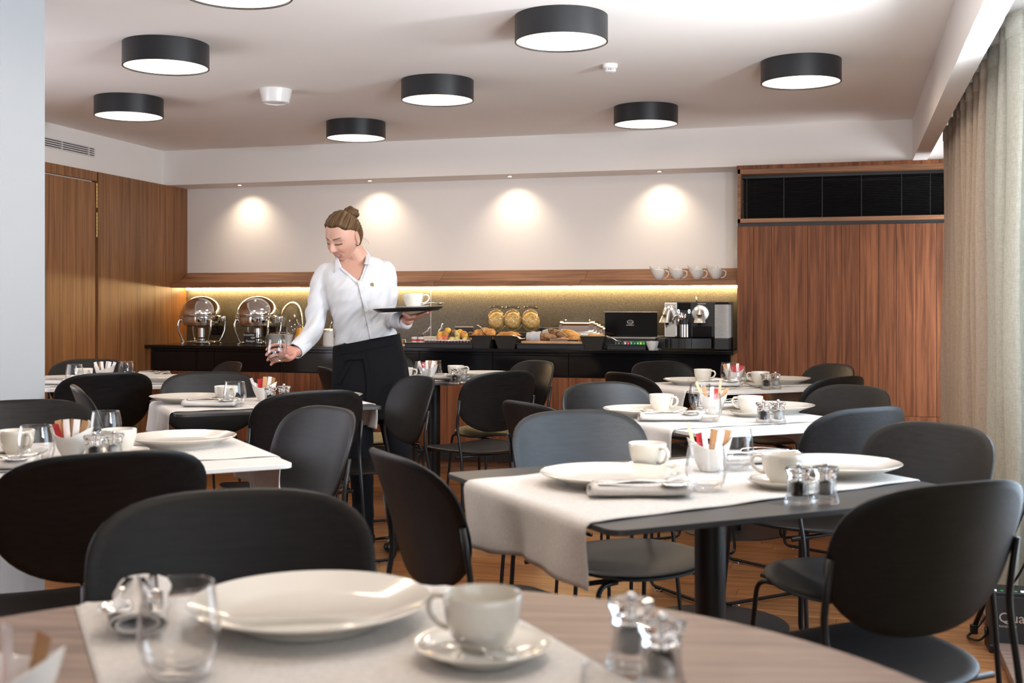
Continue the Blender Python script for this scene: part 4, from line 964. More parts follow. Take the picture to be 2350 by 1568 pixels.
# fruit heap in a shallow dish
q = at_y(1043, 7.63, 0); tag(G().lathe([(0, 0), (.09, 0), (.13, .014), (.128, .017), (.088, .004), (0, .004)], 40).obj('fruit_dish', 'porcelain_white', None, 40), 'white dish under the heap of fruit', 'dish').location = (q.x, 7.63, o3.z)
fruits = [(1011, 771, .032, 'fruit_yellow', 'lemon'), (1021, 767, .030, 'crust_gold', 'orange'), (1028, 759, .026, 'fruit_yellow', 'apricot'), (1013, 778, .030, 'fruit_red', 'peach'), (1022, 777, .028, 'fruit_red', 'nectarine'),
          (1039, 768, .026, 'fruit_purple', 'plum'), (1043, 762, .022, 'fruit_kiwi', 'kiwi'), (1051, 767, .029, 'fruit_pale', 'pear'), (1056, 762, .024, 'fruit_yellow', 'mandarin'), (1064, 768, .033, 'crust_gold', 'apple'),
          (1037, 779, .024, 'fruit_pale', 'apple'), (1049, 778, .024, 'fruit_pale', 'apple'), (1071, 772, .027, 'fruit_yellow', 'orange'), (1080, 768, .025, 'fruit_purple', 'plum'), (1068, 780, .026, 'fruit_pale', 'apple')]
lbs = ['leftmost fruit of the heap, pale yellow', 'orange fruit second from the left in the heap', 'small yellow fruit on top at the left of the heap', 'reddish peach at the lower left of the heap', 'second reddish fruit at the lower left of the heap',
       'dark purple plum in the middle of the heap', 'brown kiwi behind the purple plum', 'yellowish pear in the middle of the heap', 'small yellow mandarin at the back of the heap', 'large pale apple right of the middle of the heap',
       'green apple low in front, left of three', 'green apple low in front, middle of three', 'orange at the right of the heap', 'dark plum at the far right of the heap', 'green apple low in front, right of three']
for (u, v, r_, mt_, nm_), lb in zip(fruits, lbs):
    Y = 7.60 if v > 774 else 7.64; q = at_y(u, Y, 0); z = zy(u, v, Y); r2 = r_*.86
    e = empty(nm_, (q.x, Y, z), random.uniform(0, 6), lb, 'fruit', 'heap of fruit')
    G().ball((0, 0, 0), r2, r2, r2*(1.15 if nm_ in ('lemon', 'pear') else .93), 20, 14, lambda d: 1-.10*exp(-((1-d.z)/.06)) if True else 1).obj('flesh', mt_, e, True)
    G().tube([(0, 0, r2*.8), (.002, 0, r2*.93+.008)], .0012, 6).obj('stem', 'crust_dark', e, True)
def tongs(u, v, Y, rot, lab):
    q = at_y(u, Y, 0); e = empty('serving_tongs', (q.x, Y, zy(u, v, Y)), 0, lab, 'tongs', 'steel serving tongs')
    for s in (-1, 1): G().tube([(0, s*.002, 0), (.03, s*.008, .03), (.055, s*.010, .045), (.065, s*.008, .062), (.068, s*.003, .07)], [.004, .003, .003, .003, .003], 8).obj('arm', 'chrome', e, True)
    e.rotation_euler = rot; return e
tongs(965, 774, 7.56, (0, 0, 0), 'tongs standing out of the jam pots'); tongs(1001, 772, 7.58, (0, -.3, 0), 'tongs leaning at the left of the fruit heap')
# menu frame
x0, x1, z0, z1 = bx(1044, 1085, 750, 787, 7.86); e = empty('menu_holder', (x0, 7.86, ZT), 0, 'black menu holder with a pale top edge behind the fruit', 'holder')
G().rbox(0, 0, 0, x1-x0, .004, z1-ZT, .001).obj('card', 'black_matt', e); G().rbox(-.001, -.002, z1-ZT-.004, x1-x0+.001, .006, z1-ZT, .001).obj('top_edge', 'silver_satin', e)
x0, x1, z0, z1 = bx(1237, 1290, 752, 787, 7.92); e = empty('menu_holder', (x0, 7.92, ZT), 0, 'black menu holder behind the breads', 'holder')
G().rbox(0, 0, 0, x1-x0, .004, z1-ZT, .001).obj('card', 'black_matt', e); G().rbox(-.001, -.002, z1-ZT-.004, x1-x0+.001, .006, z1-ZT, .001).obj('top_edge', 'silver_satin', e)
# baskets
def basket(u, Y, lab, w=.165, d=.17, h=.085):
    q = ct(u, Y); e = empty('bread_basket', q, 0, lab, 'basket', 'dark tapered bread baskets')
    k = .70; g = G(); t_ = .005
    def ring(s, z, i): return [(-w/2*s+i, -d/2*s+i, z), (w/2*s-i, -d/2*s+i, z), (w/2*s-i, d/2*s-i, z), (-w/2*s+i, d/2*s-i, z)]
    R4 = [ring(k, 0, 0), ring(1, h, 0), ring(1, h, t_), ring(k, .006, t_)]; vs = sum(R4, []); fs = []
    for a in range(3):
        for i in range(4): j = (i+1) % 4; fs.append((a*4+i, a*4+j, (a+1)*4+j, (a+1)*4+i))
    fs += [(3, 2, 1, 0), (12, 13, 14, 15)]; g.add(vs, fs); g.obj('body', 'dark_weave', e)
    g = G(); 
    for (a, b_) in (((-w/2, -d/2), (w/2, -d/2)), ((w/2, -d/2), (w/2, d/2)), ((w/2, d/2), (-w/2, d/2)), ((-w/2, d/2), (-w/2, -d/2))): g.tube([(a[0], a[1], h), (b_[0], b_[1], h)], .0035, 6)
    g.obj('rim', 'dark_weave', e, True); return q
def croissant_proto():
    g = G(); n = 9
    for i in range(n): t_ = (i-(n-1)/2)/((n-1)/2); a = t_*1.25; r_ = .026*(1-.62*t_*t_)+.004; g.ball((.055*sin(a), -.05*(1-cos(a)), r_*.8), .0125+.004*(1-abs(t_)), r_, r_*.9, 14, 10)
    return Proto(tag(g.obj('croissant', 'crust_gold', None, True), 'x', 'croissant', 'croissants in baskets'))
CR = croissant_proto()
b1 = basket(1110, 7.58, 'left dark basket of croissants beside the fruit'); b2 = basket(1167, 7.58, 'dark basket of croissants below the cereal jars')
b3_ = basket(1365, 7.58, 'dark basket in front of the chrome bread bin')
def into(b, lst):
    for dx, dy, dz, rz, rx, lb, mt_ in lst:
        o = CR.put((b.x+dx, b.y+dy, ZT+dz), 0, lb, None, (rx, 0, rz))
into(b1, [(-.03, -.02, .060, .3, .2, 'croissant at the left front of the left basket', 0), (.035, -.02, .062, 2.2, .1, 'croissant at the right front of the left basket', 0), (-.045, .03, .075, 1.2, -.2, 'croissant at the back left of the left basket', 0), (.0, .0, .098, .9, .9, 'tall standing croissant on top of the left basket', 0), (.04, .03, .082, -.4, 0, 'croissant at the back right of the left basket', 0)])
into(b2, [(-.03, -.01, .062, .5, .1, 'croissant at the left of the basket below the jars', 0), (.025, -.015, .066, -.3, .2, 'croissant at the front of the basket below the jars', 0), (.035, .03, .06, 1.7, 0, 'croissant at the back of the basket below the jars', 0)])
for i, (dx, dy, rz) in enumerate(((-.03, 0, .3), (.025, .01, -.2), (0, -.03, 1.2))):
    tag(G().ball((0, 0, 0), .045, .026, .014, 18, 10).obj('bread_roll', 'crust_gold', None, True), ['flat roll at the left', 'flat roll at the right', 'flat roll at the front'][i]+' of the basket before the bread bin', 'roll', 'flat bread rolls').location = (b3_.x+dx, b3_.y+dy, ZT+.082+.004*i)
tongs(1117, 771, 7.50, (0, -1.5, .5), 'dark tongs resting on the left croissant basket'); tongs(1178, 770, 7.49, (0, 1.0, -.4), 'steel tongs between basket and bread board'); tongs(1392, 772, 7.52, (0, 1.1, .3), 'steel tongs hanging by the chrome bread bin')
# cereal jars tilted on a riser
x0, x1, z0, z1 = bx(1128, 1252, 764, 797, 7.70); e = empty('display_riser', (x0, 7.70, ZT), 0, 'black riser under the three cereal jars', 'riser'); G().rbox(0, 0, 0, x1-x0, .26, z1-ZT, .003).obj('body', 'black_matt', e); zr_ = z1
JA = None
for i, (u, lb) in enumerate(((1141, 'left of three tilted glass jars of cereal'), (1178, 'middle of three tilted glass jars of cereal'), (1219, 'right of three tilted glass jars of cereal'))):
    if JA is None:
        e = empty('cereal_jar', (0, 0, 0), 0, 'x', 'jar', 'tilted cereal jars')
        pr = [(0, 0), (.045, 0), (.062, .012), (.068, .04), (.064, .08), (.052, .105), (.050, .112), (.047, .112), (.049, .104), (.060, .079), (.064, .04), (.058, .015), (.042, .005), (0, .005)]
        G().lathe(pr, 40).obj('glass_body', 'jar_glass', e, 50, True)
        G().lathe([(0, .008), (.040, .008), (.057, .018), (.0625, .042), (.056, .075), (.03, .088), (0, .084)], 28, wob=lambda a: 1+.01*sin(9*a)).obj('cereal', 'cereal', e, True)
        g = G(); g.T = Matrix.Translation((0, .058, .118)) @ Matrix.Rotation(radians(-62), 4, 'X'); g.lathe([(0, -.006), (.047, -.006), (.052, 0), (.050, .008), (.03, .012), (0, .013)], 32); g.obj('lid', 'acrylic', e, 40, True)
        g = G(); g.tube([(.051*cos(2*pi*k/32), .051*sin(2*pi*k/32), .107) for k in range(32)], .0022, 6, True); g.tube([(0, .052, .107), (0, .062, .112)], .003, 6); g.obj('clip_ring', 'chrome', e, True)
        g = G(); g.tube([(.01, .01, .09), (.045, -.045, .125), (.052, -.055, .130)], .003, 6); g.obj('scoop', 'steel', e, True)
        JA = Proto(e)
    q = at_y(u, 7.82, 0); JA.put((q.x, 7.84, zr_+.052), 0, lb, None, (radians(52), 0, radians(6)))
    KID.pop(JA.o.name, None) if False else None
# bread board
o4, w4, h4 = tray(1184, 1341, 789, 7.50, 'black tray carrying the wooden bread board')
tag(G().rbox(.03, .02, 0, w4-.004, .23, .016, .003).obj('bread_board', 'bamboo'), 'light wooden cutting board under the loaves', 'board').location = (o4.x, o4.y, o4.z)
zb_ = o4.z+.016
def loaf(u, v, Y, L, r_, mt_, rz, lab, rx=0, sl=1, ry=0):
    q = at_y(u, Y, 0); e = empty('bread_loaf', (q.x, Y, zy(u, v, Y)), 0, lab, 'bread', 'loaves on the board')
    G().ball((0, 0, 0), L/2, r_, r_*.78, 26, 18, lambda d: 1+.03*noise.noise(d*4)-.03*(abs(d.z) if d.z < 0 else 0)).obj('crust', mt_, e, True)
    g = G()
    for k in range(sl): x = (k-(sl-1)/2)*L/(sl+1.5); g.tube([(x-.012, -r_*.5, r_*.62), (x+.012, r_*.5, r_*.62)], .003, 6)
    g.obj('score', 'crust_dark', e, True); e.rotation_euler = (rx, ry, rz); return e
loaf(1253, 774, 7.58, .155, .036, 'crust_brown', 0, 'brown loaf wrapped at its left end in a white napkin', sl=2)
e = empty('bread_napkin', (at_y(1230, 7.58, 0).x, 7.58, zy(1230, 773, 7.58)), 0, 'white napkin wrapped around the left end of the brown loaf', 'napkin')
g = G(); g.grid(lambda a, b_: (-.062+a*.10, (.039+.002*sin(a*9))*cos(b_*2*pi+.2)*(1-.25*max(0, .35-a)/.35), .033*sin(b_*2*pi+.2)*(1-.25*max(0, .35-a)/.35)+.002*sin(a*14+b_*8)), 18, 28); o = g.obj('cloth', 'cloth_white', e, True); sd = o.modifiers.new('t', 'SOLIDIFY'); sd.thickness = .002
loaf(1282, 768, 7.62, .165, .036, 'crust_dark', 0, 'dark seeded loaf lying across the top of the loaves', 0, 3, .42); loaf(1262, 764, 7.70, .12, .036, 'sheer', .1, 'pale floury loaf behind the others')
loaf(1310, 767, 7.70, .15, .036, 'crust_gold', -.1, 'golden loaf behind at the right', 0, 2, .3); loaf(1290, 781, 7.56, .10, .024, 'crust_gold', .1, 'small golden bread low in the middle of the board'); loaf(1325, 778, 7.60, .125, .030, 'crust_gold', .05, 'golden loaf at the right end of the board', 0, 2)
e = empty('bread_knife', (at_y(1302, 7.53, 0).x, 7.53, zb_+.006), .05, 'black handled bread knife lying at the front of the board', 'knife'); G().rbox(-.0, -.008, -.005, .075, .008, .006, .003).obj('handle', 'pvc_black', e); G().rbox(-.12, -.001, -.004, .0, .0015, .012, .0004).obj('blade', 'steel', e)
# chrome roll-top bread bin
x0, x1, z0, z1 = bx(1281, 1386, 737, 797, 7.74); w = x1-x0
e = empty('bread_bin', (x0, 7.74, ZT), 0, 'chrome roll top bread bin behind the loaves', 'bread bin'); h = z1-ZT; r_ = h*.52
def prof_bin(s=1): return [(0, 0), (0, h-r_)]+[(r_-r_*cos(a), h-r_+r_*sin(a)) for a in [i*pi/2/12 for i in range(1, 13)]]+[(.20, h), (.22, h-.03), (.22, 0)]
for nm_, xa_, xb_, mt_, off in (('side', 0, .02, 'steel', .0), ('side', w*.66, w*.70, 'steel', 0), ('roll_lid', .02, w*.66, 'chrome', .006)):
    pf = [(y+off, z-(off if z > 0 else 0)) for y, z in prof_bin()]; n = len(pf); g = G(); g.add([(x, y, z) for x in (xa_, xb_) for y, z in pf], [tuple(range(n)), tuple(range(2*n-1, n-1, -1))]+[(i, n+i, n+(i+1) % n, (i+1) % n) for i in range(n)]); g.obj(nm_, mt_, e, 30)
for k in range(5):
    pf = [(y+.004*k, z-.010*k if z > 0 else 0) for y, z in prof_bin()]; n = len(pf); xa_ = w*.70+k*w*.06; g = G(); g.add([(x, y, z) for x in (xa_, xa_+w*.06) for y, z in pf], [tuple(range(n)), tuple(range(2*n-1, n-1, -1))]+[(i, n+i, n+(i+1) % n, (i+1) % n) for i in range(n)]); g.obj('end_fin', 'chrome' if k % 2 else 'steel', e, 30)
for xx in (.03, w*.62): G().ball((xx, .10, h+.004), .006).obj('knob', 'chrome', e, True)
# tea box with open lid
x0, x1, z0, z1 = bx(1388, 1508, 716, 772, 7.76); e = empty('tea_box', (x0, 7.60, ZT), 0, 'black wooden tea box with open lid and pale oval emblem', 'box'); w = x1-x0
G().rbox(0, 0, 0, w+.015, .17, .075, .003).obj('body', 'black_matt', e); G().rbox(0, -.003, .072, w+.015, .17, .078, .001).obj('inlay_edge', 'silver_satin', e)
lid = G().rbox(0, .160, .076, w, .172, z1-ZT, .002).obj('lid', 'black_gloss', e); G().rbox(0, .158, z1-ZT-.003, w, .174, z1-ZT+.0005, .001).obj('lid_edge', 'silver_satin', lid)
ex, ez = w*.49, (z1-ZT)*.72
g = G(); g.T = Matrix.Translation((ex, .1585, ez)) @ Matrix.Rotation(pi/2, 4, 'X'); n = 36
g.tube([(.021*cos(2*pi*k/n), .0125*sin(2*pi*k/n), 0) for k in range(n)], .0011, 6, True); g.obj('emblem_ring', 'paper_white', lid)
o = link('lettering', text_mesh('Ronnefeldt', .0085, 'paper_white', 'lettering'), lid); o.location = (ex, .1588, ez-.003); o.rotation_euler = (pi/2, 0, 0)
o = link('lettering', text_mesh('RONNEFELDT', .0088, 'paper_white', 'lettering'), lid); o.location = (ex, .1588, ez-.024); o.rotation_euler = (pi/2, 0, 0)
# capsule tray
o5, w5, h5 = tray(1391, 1483, 791, 7.50, 'small black tray of coloured coffee capsules', .14)
CAPC = [('black', (.02, .022, .022)), ('dark green', (.02, .10, .05)), ('black', (.02, .022, .022)), ('silver grey', (.30, .30, .30)), ('crimson', (.40, .02, .08)), ('green', (.04, .30, .08)), ('dark teal', (.02, .12, .10)), ('green', (.04, .30, .08)), ('yellow green', (.22, .42, .06)), ('green', (.04, .30, .08))]
capm = {}
for k, (nm_, c_) in enumerate(CAPC):
    if nm_ not in capm: capm[nm_] = mat('capsule_'+nm_.replace(' ', '_'), c_, .2, .6, coat=.5)
for row in range(2):
    for k, (nm_, c_) in enumerate(CAPC):
        q = at_y(1413+k*7.2+row*3.5, 7.525+row*.035, 0)
        if row and k > 8: continue
        tag(G().lathe([(0, 0), (.0155, 0), (.0155, .0015), (.0125, .002), (.0118, .012), (.0095, .019), (.004, .0215), (0, .0215)], 20).obj('coffee_capsule', capm[nm_], None, 50), nm_+' coffee capsule, %s in the %s row of the tray' % (ords[k], 'front' if row == 0 else 'back'), 'capsule', 'coffee capsules').location = (q.x, q.y, o5.z+.0005)
# stacked small white cups lying in a row
EC = None
for i, (u, lb) in enumerate(((1495, 'front one of three nested small white cups beside the coffee machine'), (1504, 'middle one of three nested small white cups'), (1512, 'rear one of three nested small white cups'))):
    if EC is None: EC = Proto(tag(G().lathe([(0, .003), (.018, 0), (.020, .004), (.030, .030), (.036, .056), (.034, .0565), (.028, .030), (.017, .008), (0, .007)], 36, wob=lambda a: 1+.03*cos(4*a)).obj('small_cup', 'porcelain_white', None, 50), 'x', 'cup', 'nested small cups'))
    EC.put((ct(u, 7.50+i*.075).x, 7.505+i*.075, ZT), 0, lb)
# coffee machine
x0, x1, z0, z1 = bx(1518, 1671, 693, 803, 7.56); z0 = ZT; w = x1-x0; h = z1-ZT; Y0 = 7.56
cm = empty('coffee_machine', (x0, Y0, ZT), 0, 'black two-head capsule coffee machine at the right end of the buffet', 'coffee machine')
def mx(u): return px_x(u, Y0)-x0
def mz(v): return zy(1595, v, Y0)-ZT
G().rbox(mx(1524), 0.03, mz(776), mx(1671), .36, h, .012).obj('housing', 'black_matt', cm, 30)
G().rbox(mx(1524), .015, mz(774), mx(1553), .05, h-.004, .006).obj('left_panel', 'silver_satin', cm)
G().rbox(mx(1584), .014, mz(774), mx(1638), .05, h-.004, .003).obj('right_panel', 'black_matt', cm)
G().rbox(mx(1553.5), .02, mz(712), mx(1583.5), .05, h-.006, .002).obj('display', 'black_gloss', cm)
G().rbox(mx(1639), .004, mz(803), mx(1671.5), .34, mz(777), .006).obj('tank_base', 'black_matt', cm)
G().rbox(mx(1639.5), .006, mz(776.5), mx(1671.5), .33, mz(699), .004).obj('water_tank', 'silver_satin' if False else 'sheer', cm); G().rbox(mx(1639.5), .004, mz(699), mx(1671.5), .34, h, .004).obj('tank_lid', 'black_gloss', cm)
g = G(); n = 18; pf = [(mx(1508)+(mx(1632)-mx(1508))*i/n, -.05*sin(pi*i/n)) for i in range(n+1)]; g.prism([(a, b_) for a, b_ in pf]+[(mx(1632), .12), (mx(1508), .12)], .012, mz(777)); g.obj('drip_base', 'black_matt', cm, 30)
for uu in (1529, 1540, 1560, 1574, 1589): G().box(mx(uu), -.052, .014, mx(uu)+.0015, .0, mz(778)).obj('base_joint', 'black_gloss', cm)
G().rbox(mx(1527), -.012, mz(774), mx(1550), .03, mz(749), .002).obj('cup_stand', 'silver_satin', cm); G().rbox(mx(1588), -.012, mz(774), mx(1634), .03, mz(749), .003).obj('cup_stand', 'black_gloss', cm)
for cu, yaw_, lb in ((1607, 0, 0), (1537, -.55, 1)):
    T_ = Matrix.Translation((mx(cu), .016, mz(720))) @ Matrix.Rotation(yaw_, 4, 'Z')
    g = G(); g.T = T_ @ Matrix.Rotation(pi/2, 4, 'X'); g.lathe([(0, 0), (.056, 0), (.057, .006), (.052, .014), (.03, .018), (0, .018)], 40); hd = g.obj('brew_head', 'silver_satin', cm, 40)
    g = G(); g.T = T_
    def lev(a, b_, s=1): 
        th = -pi*.5+(b_-.5)*pi; r_ = .022+.018*a
        return (r_*sin((b_-.5)*pi), -.014-.050*sin(a*1.2)-.018*cos((b_-.5)*pi), .026-.085*a)
    g.grid(lev, 12, 14); g.obj('lever', 'silver_satin', hd, True)
    g = G(); g.T = T_; g.rbox(-.017, -.082, -.012, .017, -.058, -.006, .001); g.obj('slot', 'pvc_black', hd)
    g = G(); g.T = T_; g.tube([(0, -.035, -.045), (0, -.030, -.075)], [.018, .010], 12); g.tube([(-.012, -.035, -.062), (0, -.035, -.092)], .003, 6); g.obj('spout', 'pvc_black', hd, True)
    for k in (-1, 0, 1): g = G(); g.T = T_ @ Matrix.Translation((k*.026, -.015, .040-.008*abs(k))) @ Matrix.Rotation(pi/2, 4, 'X'); g.lathe([(0, 0), (.0085, 0), (.0085, .002), (0, .002)], 20); g.obj('light_button', 'button_glow', hd)
for uu in (1556.5, 1581): g = G(); g.T = Matrix.Translation((mx(uu), .012, mz(715))) @ Matrix.Rotation(pi/2, 4, 'X'); n = 20; g.tube([(.0055*cos(2*pi*k/n), .012*sin(2*pi*k/n), 0) for k in range(n)], .0022, 6, True); g.obj('glowing_switch', 'button_glow', cm)
g = G(); g.lathe([(0, mz(774)), (.030, mz(774)), (.030, mz(745)), (0, mz(745))], 32, c=(mx(1571), -.008, 0)); o = g.obj('milk_jug', 'steel', cm, 40)
g = G(); g.lathe([(0, mz(745)), (.031, mz(745)), (.031, mz(733)), (0, mz(733))], 32, c=(mx(1571), -.008, 0)); g.obj('jug_collar', 'pvc_black', cm, 40)
g = G(); g.ball((mx(1566), -.012, mz(728)), .030, .032, .032, 24, 14); g.tube([(mx(1559), -.025, mz(727)), (mx(1558), -.028, mz(746))], .008, 8); g.obj('milk_head', 'chrome', cm, True)
g = G(); g.tube([(mx(1560), -.01, mz(722)), (mx(1549), -.02, mz(725)), (mx(1545), -.02, mz(735)), (mx(1546), -.018, mz(743))], .0055, 8); g.obj('steam_pipe', 'chrome', cm, True)
G().tube([(mx(1593), .12, h-.004), (mx(1593), .12, h+.036)], .0045, 8).obj('antenna_knob', 'chrome', cm, True)
o = link('lettering', text_mesh('NESPRESSO', .0105, 'paper_white', 'lettering'), cm); o.location = (mx(1610), .0132, mz(698.5)); o.rotation_euler = (pi/2, 0, 0)
o = link('lettering', text_mesh('NESPRESSO', .006, 'porcelain_white', 'lettering'), cm); o.location = (mx(1537.5), .0142, mz(698.5)); o.rotation_euler = (pi/2, 0, 0)
g = G(); g.tube([(ct(1497, 7.78).x, 7.78, ZT+.10), (ct(1503, 7.79).x, 7.79, ZT+.085), (ct(1514, 7.80).x, 7.80, ZT+.082), (ct(1527, 7.82).x, 7.82, ZT+.083)], .003, 8); tag(g.obj('power_cable', 'porcelain_white', None, True), 'short white cable between tea box and coffee machine', 'cable')
# four sauce jugs on the wall shelf
JG = None
for i, (u, lb) in enumerate(((1512, 'leftmost of four white spouted jugs on the shelf'), (1554, 'second from left of four white spouted jugs on the shelf'), (1600, 'third from left of four white spouted jugs on the shelf'), (1643, 'rightmost of four white spouted jugs on the shelf'))):
    if JG is None:
        e = empty('jug', (0, 0, 0), 0, 'x', 'jug', 'white spouted jugs on the shelf')
        n = 48; pr = [(0, 0), (.020, 0), (.024, .003), (.036, .020), (.044, .040), (.0455, .060), (.0435, .060), (.042, .040), (.034, .021), (.020, .006), (0, .006)]; vs = []
        for k in range(n):
            a = 2*pi*k/n
            for r_, z in pr:
                q = (z/.06)**2; s_ = max(0, -cos(a))**3; vs.append((r_*cos(a)-.022*q*s_, r_*sin(a)*(1-.15*q*s_), z*1.08+q*(.030*s_-.004*max(0, cos(a)))))
        m_ = len(pr); g = G(); g.add(vs, [(k*m_+j, ((k+1) % n)*m_+j, ((k+1) % n)*m_+j+1, k*m_+j+1) for k in range(n) for j in range(m_-1)]); g.obj('body', 'porcelain_white', e, 55)
        G().tube([(.036, 0, .052), (.052, 0, .058), (.064, 0, .052), (.068, 0, .036), (.060, 0, .018), (.044, 0, .008), (.032, 0, .010)], .004, 8, flat=1.7, up=(0, 1, 0)).obj('handle', 'porcelain_white', e, True)
        g = G(); g.lathe([(0, .058), (.040, .056), (.043, .060), (.030, .070), (0, .074)], 32); g.T = Matrix.Translation((0, 0, .072)); g.rbox(-.010, -.004, 0, .012, .004, .014, .003); g.obj('lid', 'porcelain_white', e, 50)
        JG = Proto(e)
    q = at_y(u, 7.85, 0); JG.put((q.x, 7.852, 1.3342), 0, lb)
# ---------------------------------------------------------------- strobe gear at the right
e = empty('battery_pack', (.455, 4.14, 0), radians(2), 'black battery pack with white lettering on the floor by the curtain', 'battery pack')
w, d, h = .20, .11, .195
G().rbox(0, 0, .012, w, d, h, .006).obj('case', 'black_matt', e); G().rbox(-.003, -.003, 0, w+.003, d+.003, .028, .004).obj('base', 'pvc_black', e); G().rbox(-.002, -.002, h-.004, w+.002, d+.002, h+.010, .003).obj('top_rim', 'pvc_black', e)
for k in range(6): G().rbox(.010+k*.022, .012, h+.006, .022+k*.022, .024, h+.0125, .001).obj('indicator', capm['green'] if k % 2 else 'button_glow', e)
o = link('lettering', text_mesh('Quadra', .047, 'silver_satin', 'lettering'), e); o.location = (.098, -.0006, .105); o.rotation_euler = (pi/2, 0, 0)
o = link('lettering', text_mesh('RANGER RX', .010, 'silver_satin', 'lettering'), e); o.location = (.055, -.0006, .088); o.rotation_euler = (pi/2, 0, 0)
o = link('lettering', text_mesh('Elinchrom', .014, 'silver_satin', 'lettering'), e); o.location = (.135, -.0006, .050); o.rotation_euler = (pi/2, 0, 0)
g = G(); g.tube([(-.001, .05, .06), (-.010, .05, .06)], .014, 16); g.obj('socket', 'pvc_black', e, True)
e = empty('light_stand', (.64, 4.34, 0), 0, 'black tripod light stand standing beside the curtain', 'stand')
G().tube([(0, 0, .16), (0, 0, 1.45)], .011, 12).obj('pole', 'black_steel', e, True); G().lathe([(0, .52), (.022, .52), (.022, .60), (0, .60)], 20).obj('collar', 'pvc_black', e, 40); G().lathe([(0, .15), (.018, .15), (.018, .19), (0, .19)], 20).obj('lower_collar', 'pvc_black', e, 40)
for a in (172, 292, 52):
    c_, s_ = cos(radians(a)), sin(radians(a)); rr_ = .19 if a != 172 else .215
    lg = G().tube([(c_*.015, s_*.015, .56), (c_*rr_, s_*rr_, .02)], .0085, 8).obj('leg', 'black_steel', e, True); G().lathe([(0, 0), (.013, 0), (.014, .03), (0, .034)], 14, c=(c_*rr_, s_*rr_, 0)).obj('rubber_foot', 'pvc_black', lg, 40)
g = G(); g.lathe([(.010, 0), (.020, 0), (.020, .02), (.010, .02), (.010, 0)], 20, c=(.0, -.03, .22)); g.obj('knob', 'pvc_black', e, 40)
g = G(); P_ = [(.63, 4.31, .40), (.58, 4.27, .28), (.545, 4.30, .20), (.50, 4.40, .10), (.44, 4.40, .012), (.40, 4.30, .007), (.43, 4.215, .02), (.462, 4.21, .06)]
def smooth_pts(P, n=6):
    out = []; P = [Vector(p) for p in P]
    for i in range(len(P)-1):
        p0, p1, p2, p3 = P[max(i-1, 0)], P[i], P[i+1], P[min(i+2, len(P)-1)]
        for k in range(n): t_ = k/n; out.append(.5*((2*p1)+(p2-p0)*t_+(2*p0-5*p1+4*p2-p3)*t_*t_+(3*p1-p0-3*p2+p3)*t_**3))
    return out+[P[-1]]
g.tube(smooth_pts(P_), .004, 8); tag(g.obj('sync_cable', 'pvc_black', None, True), 'black cable hanging from the stand to the battery pack', 'cable')

# ================================================================ THE WAITRESS
from mathutils.bvhtree import BVHTree
ZP = 5.47
def B(u, v, dy=0.0): Z = ZP+dy; return cam_w((u-PX)/FOC*Z, Z, CAM_H+(PY-v)/FOC*Z)
Rv = Vector((CS, SN, 0)); Fv = Vector((-SN, CS, 0)); Uv = Vector((0, 0, 1))
root_p = B(868, 700); root_p.z = 0
her = empty('person', root_p, 0, 'young woman with hair bun, white shirt and black apron leaning to set down a glass', 'person')
TR = Matrix.Translation(-root_p)
def ring_loft(g, rows, yaw=0.0, n=40, e=2.3, cap=True):
    vs = []; fs = []
    for (uL, uR, v, dy, ry) in rows:
        c = B((uL+uR)/2, v, dy); Z = ZP+dy; rx = (uR-uL)/2/FOC*Z
        for k in range(n):
            a = 2*pi*k/n; c_, s_ = cos(a), sin(a); q = (abs(c_)**e+abs(s_)**e)**(-1/e)
            x, y = rx*c_*q, ry*s_*q; vs.append(tuple(c+Rv*x+Fv*(y+x*math.tan(yaw))))
    m_ = len(rows)
    for i in range(m_-1):
        for k in range(n): k2 = (k+1) % n; fs.append((i*n+k, i*n+k2, (i+1)*n+k2, (i+1)*n+k))
    if cap: fs.append(tuple(range(n-1, -1, -1))); fs.append(tuple((m_-1)*n+k for k in range(n)))
    g.add(vs, fs)
def limb(g, pts, seg=20, sub=5):
    """pts: (u, v, dy, r) smoothed and skinned with round ends"""
    P = [B(*p[:3]) for p in pts]; rr = [p[3] for p in pts]; out = []; ro = []
    for i in range(len(P)-1):
        p0, p1, p2, p3 = P[max(i-1, 0)], P[i], P[i+1], P[min(i+2, len(P)-1)]
        for k in range(sub): t_ = k/sub; out.append(.5*((2*p1)+(p2-p0)*t_+(2*p0-5*p1+4*p2-p3)*t_*t_+(3*p1-p0-3*p2+p3)*t_**3)); ro.append(rr[i]*(1-t_)+rr[i+1]*t_)
    out.append(P[-1]); ro.append(rr[-1]); g.tube(out, ro, seg)
    g.ball(out[0], ro[0]*.995, seg=seg, rings=12); g.ball(out[-1], ro[-1]*.995, seg=seg, rings=12)
TORSO = [(768, 916, 812, .01, .098), (769, 913, 792, .01, .096), (768, 908, 770, .005, .098), (763, 903, 742, .0, .104), (758, 898, 715, -.005, .112), (752, 898, 690, -.012, .120), (746, 901, 664, -.012, .118), (740, 904, 642, .0, .106), (736, 902, 624, .008, .092), (742, 894, 609, .014, .076), (768, 880, 598, .016, .062), (796, 862, 590, .016, .052)]
R_ARM = [(752, 628, .005, .050), (737, 650, -.0, .052), (731, 690, -.015, .049), (727, 728, -.03, .0475), (718, 757, -.06, .046), (703, 780, -.12, .042), (683, 803, -.185, .036)]
L_ARM = [(884, 622, .01, .050), (890, 650, .005, .050), (891, 690, .0, .046), (890, 722, -.01, .044), (902, 735, -.08, .040), (917, 737, -.15, .036), (930, 737, -.20, .033)]
